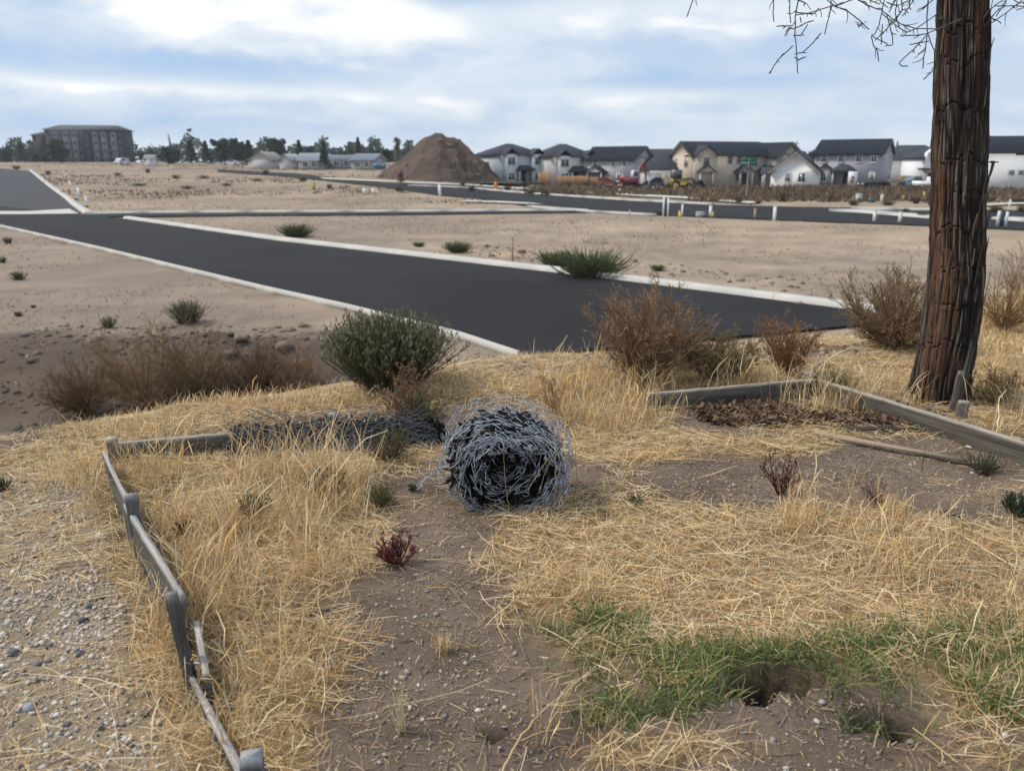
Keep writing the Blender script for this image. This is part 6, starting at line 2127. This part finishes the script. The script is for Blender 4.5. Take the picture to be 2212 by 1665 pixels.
def car(label, px, py, d, rz, col, kind='car', cat='car', zb=None):
    p = far(px, py, d)
    root = thing({'car': 'parked_car', 'pickup': 'pickup_truck', 'van': 'van'}[kind], label, cat, (p[0], p[1], p[2] if zb is None else zb), rz)
    L, W = (4.6, 1.8) if kind == 'car' else (5.4, 1.95)
    if kind == 'car':
        pr = [(-2.3, .35), (-2.25, .85), (-1.9, 1.0), (-1.1, 1.05), (-.5, 1.42), (.9, 1.45), (1.6, 1.0), (2.25, .9), (2.3, .35)]
        gl = [(-1.0, 1.06), (-.45, 1.36), (.85, 1.39), (1.45, 1.03)]
    elif kind == 'pickup':
        pr = [(-2.7, .45), (-2.7, 1.1), (-1.5, 1.2), (-.9, 1.82), (.5, 1.85), (.65, 1.15), (2.7, 1.15), (2.7, .45)]
        gl = [(-1.4, 1.22), (-.85, 1.74), (.42, 1.76), (.5, 1.22)]
    else:
        pr = [(-2.6, .4), (-2.6, 1.0), (-1.9, 1.15), (-1.3, 2.0), (2.5, 2.1), (2.6, .4)]
        gl = [(-1.75, 1.2), (-1.25, 1.85), (.3, 1.9), (.3, 1.2)]
    Acc().extrude(pr, -W / 2, W / 2, 'y', col=col).build('body', M['metalpaint'], root)
    for s in (-1, 1):
        Acc().extrude(gl, s * W / 2, s * (W / 2 + .02), 'y', col=(.04, .05, .06)).build('side_window', M['glass'], root)
    for x_ in (-L * .31, L * .31):
        for s in (-1, 1):
            wheel(root, x_, s * W / 2 * .92, .36)
    for s in (-1, 1):
        Acc().box((-L / 2 - .02, s * W * .36, .8), (.06, .35, .2), col=(.8, .8, .8)).build('headlight', M['metalpaint'], root)
    return root


car('dark parked car in front of the mauve-grey house', 1888, 398, 128, R(5), (.02, .025, .03))
car('pale blue pickup parked left of the trunk', 1975, 396, 138, R(20), (.45, .52, .56), 'pickup', 'pickup truck')
car('white pickup half hidden by the left edge of the trunk', 2012, 398, 130, R(170), (.70, .72, .74), 'pickup', 'pickup truck')
car('pale blue van far off below the apartment block', 270, 352, 260, R(80), (.45, .5, .56), 'van', 'van', at_y(270, 356, 260)[2])
car('white car far off below the big dark tree clump', 503, 352, 235, R(10), (.75, .77, .8), 'car', 'car', at_y(503, 357, 235)[2])

p = far(1362, 398, 132)
ex = thing('excavator', 'red tracked excavator with raised boom in front of the grey house', 'excavator', p, R(15))
for s in (-1, 1):
    t_ = Acc().extrude([(-1.7, .1), (-1.4, 0), (1.4, 0), (1.7, .1), (1.8, .4), (1.5, .75), (-1.5, .75), (-1.8, .4)], s * .95 - .25, s * .95 + .25, 'y', col=(.03, .03, .03)).build('track', M['paint'], ex)
    wheel(ex, 1.3, s * .95, .34, .54)
    wheel(ex, -1.3, s * .95, .34, .54)
Acc().box((-.3, 0, 1.25), (2.6, 2.0, .9), col=(.22, .045, .05)).box((-1.3, 0, 1.6), (1.0, 1.9, .7), col=(.30, .03, .04)).build('body', M['metalpaint'], ex)
cb = Acc().box((.5, -.5, 2.2), (1.1, .9, 1.3), col=(.6, .6, .62)).build('cab', M['metalpaint'], ex)
Acc().box((.5, -.96, 2.35), (.85, .03, .8)).build('window', M['glass'], cb)
Acc().tubes(np.array([(.9, .3, 1.5), (1.6, .3, 3.2), (2.5, .3, 4.3)]), [.26, .24, .2], 6, (.24, .05, .06), cap=True).build('boom', M['metalpaint'], ex)
Acc().tubes(np.array([(2.5, .3, 4.4), (2.75, .3, 2.6), (2.85, .3, 1.2)]), [.2, .17, .13], 6, (.24, .05, .06), cap=True).build('stick', M['metalpaint'], ex)
Acc().extrude([(2.5, .9), (3.0, 1.2), (3.2, .7), (2.8, .3), (2.4, .5)], 0, .7, 'y', col=(.05, .05, .05)).build('bucket', M['paint'], ex)

p = far(1318, 398, 131)
tr = thing('red_trailer', 'salmon red low trailer left of the excavator', 'trailer', p, R(-10))
Acc().extrude([(-2.1, .5), (-1.9, 1.7), (-.8, 1.9), (.6, 1.2), (2.0, .9), (2.1, .5)], -.9, .9, 'y', col=(.32, .13, .115)).build('body', M['metalpaint'], tr)
for x_ in (-1.2, .9):
    for s in (-1, 1):
        wheel(tr, x_, s * .9, .4)
Acc().tubes(np.array([(2.0, 0, .6), (3.0, 0, .5)]), .06, 6, (.1, .1, .1)).build('tow_bar', M['steel'], tr)

p = far(1470, 400, 126)
bl = thing('loader', 'yellow backhoe loader with black bucket in front of the tan duplex', 'loader', p, R(10))
Acc().extrude([(-1.6, .7), (-1.6, 1.6), (.2, 1.7), (1.2, 1.4), (1.2, .7)], -.7, .7, 'y', col=(.55, .40, .06)).build('body', M['metalpaint'], bl)
cb = Acc().box((-.8, 0, 2.3), (1.4, 1.4, 1.4), col=(.10, .10, .09)).build('cab', M['metalpaint'], bl)
Acc().box((-.8, -.72, 2.35), (1.1, .03, .95)).build('window', M['glass'], cb)
for x_, r_ in ((-1.1, .7), (1.0, .5)):
    for s in (-1, 1):
        wheel(bl, x_, s * .85, r_, .4)
Acc().tubes(np.array([(.4, 0, 1.5), (1.8, 0, 1.7), (2.7, 0, .9)]), [.18, .16, .14], 6, (.05, .05, .05), cap=True).build('loader_arm', M['metalpaint'], bl)
Acc().extrude([(2.5, .2), (2.4, 1.2), (3.0, 1.5), (3.8, .5), (3.6, .2)], -1.0, 1.0, 'y', col=(.03, .03, .03)).build('bucket', M['paint'], bl)
Acc().tubes(np.array([(-1.6, 0, 1.2), (-2.6, 0, 2.4), (-3.0, 0, 1.0)]), [.16, .14, .1], 6, (.40, .30, .08), cap=True).build('backhoe_arm', M['metalpaint'], bl)
p = far(1420, 399, 126)
sk = thing('skid_steer', 'small dark machine between the excavator and the loader', 'skid steer', p, R(-8))
Acc().extrude([(-1.2, .4), (-1.2, 1.3), (-.3, 1.9), (.6, 1.8), (1.0, .9), (1.0, .4)], -.6, .6, 'y', col=(.05, .055, .07)).build('body', M['metalpaint'], sk)
for x_ in (-.7, .6):
    for s in (-1, 1):
        wheel(sk, x_, s * .7, .42)
Acc().extrude([(1.0, .15), (1.1, .8), (1.7, .2)], -.8, .8, 'y', col=(.06, .06, .065)).build('bucket', M['paint'], sk)

p = far(818, 358, 190)
bt = thing('tarp_heap', 'bright blue tarp over a heap at the left foot of the mound', 'tarp', (p[0], p[1], at_y(818, 362, 190)[2]))
Acc().rocks(np.array([(0, 0, .3), (1.3, .2, .2)]), [1.2, .9], np.tile((.06, .15, .25), (2, 1))).build('tarp', M['paint'], bt)
p = ground_at(918, 437)
a = Acc().rocks(np.array([(0, 0, .04), (.35, .1, .03)]), [.45, .3], np.tile((.10, .36, .30), (2, 1)), flat=.25)
tag(a.build('plastic_sheet', M['paint'], loc=p), 'teal plastic sheet crumpled on the lot near the street', 'plastic sheet')
p = ground_at(866, 398)
rs_ = thing('red_sign', 'small dark red sign in front of the mound', 'sign', p)
Acc().box((0, 0, 1.5), (.8, .06, 1.0), col=(.14, .04, .05)).build('panel', M['paint'], rs_)
Acc().box((0, .06, .6), (.12, .08, 1.4), col=(.3, .25, .22)).build('post', M['paint'], rs_)
p = ground_at(800, 421)
cb = thing('cable_boxes', 'pair of cream utility pedestals at the corner in the middle distance', 'pedestal', p)
for dx in (-.55, .5):
    Acc().box((dx, 0, .35), (.7, .5, .75), col=(.62, .58, .5)).build('pedestal', M['paint'], cb)
# utility pole far behind the white gable
p = far(1712, 345, 260)
up = thing('utility_pole', 'thin utility pole above the dark roof of the white gable house', 'utility pole', p)
Acc().tubes(np.array([(0, 0, 0), (0, 0, 10.8)]), .16, 6, (.12, .11, .10)).build('pole', M['twig'], up)
Acc().box((0, 0, 10.0), (2.2, .14, .14), col=(.12, .11, .10)).build('cross_arm', M['twig'], up)

# ------------------------------------------------------------------ thin haze in the air
hz = bpy.data.materials.new('haze')
hz.use_nodes = True
t = hz.node_tree
t.nodes.clear()
o = nd(t, 'ShaderNodeOutputMaterial')
v = nd(t, 'ShaderNodeVolumePrincipled', inp={'Color': (.80, .88, 1.0, 1), 'Density': HAZE, 'Anisotropy': .2})
t.links.new(v.outputs[0], o.inputs['Volume'])
tag(Acc().box((0, 300, 12), (1700, 900, 62)).build('haze', hz), 'thin bluish haze over the whole plain', 'haze', kind='stuff')
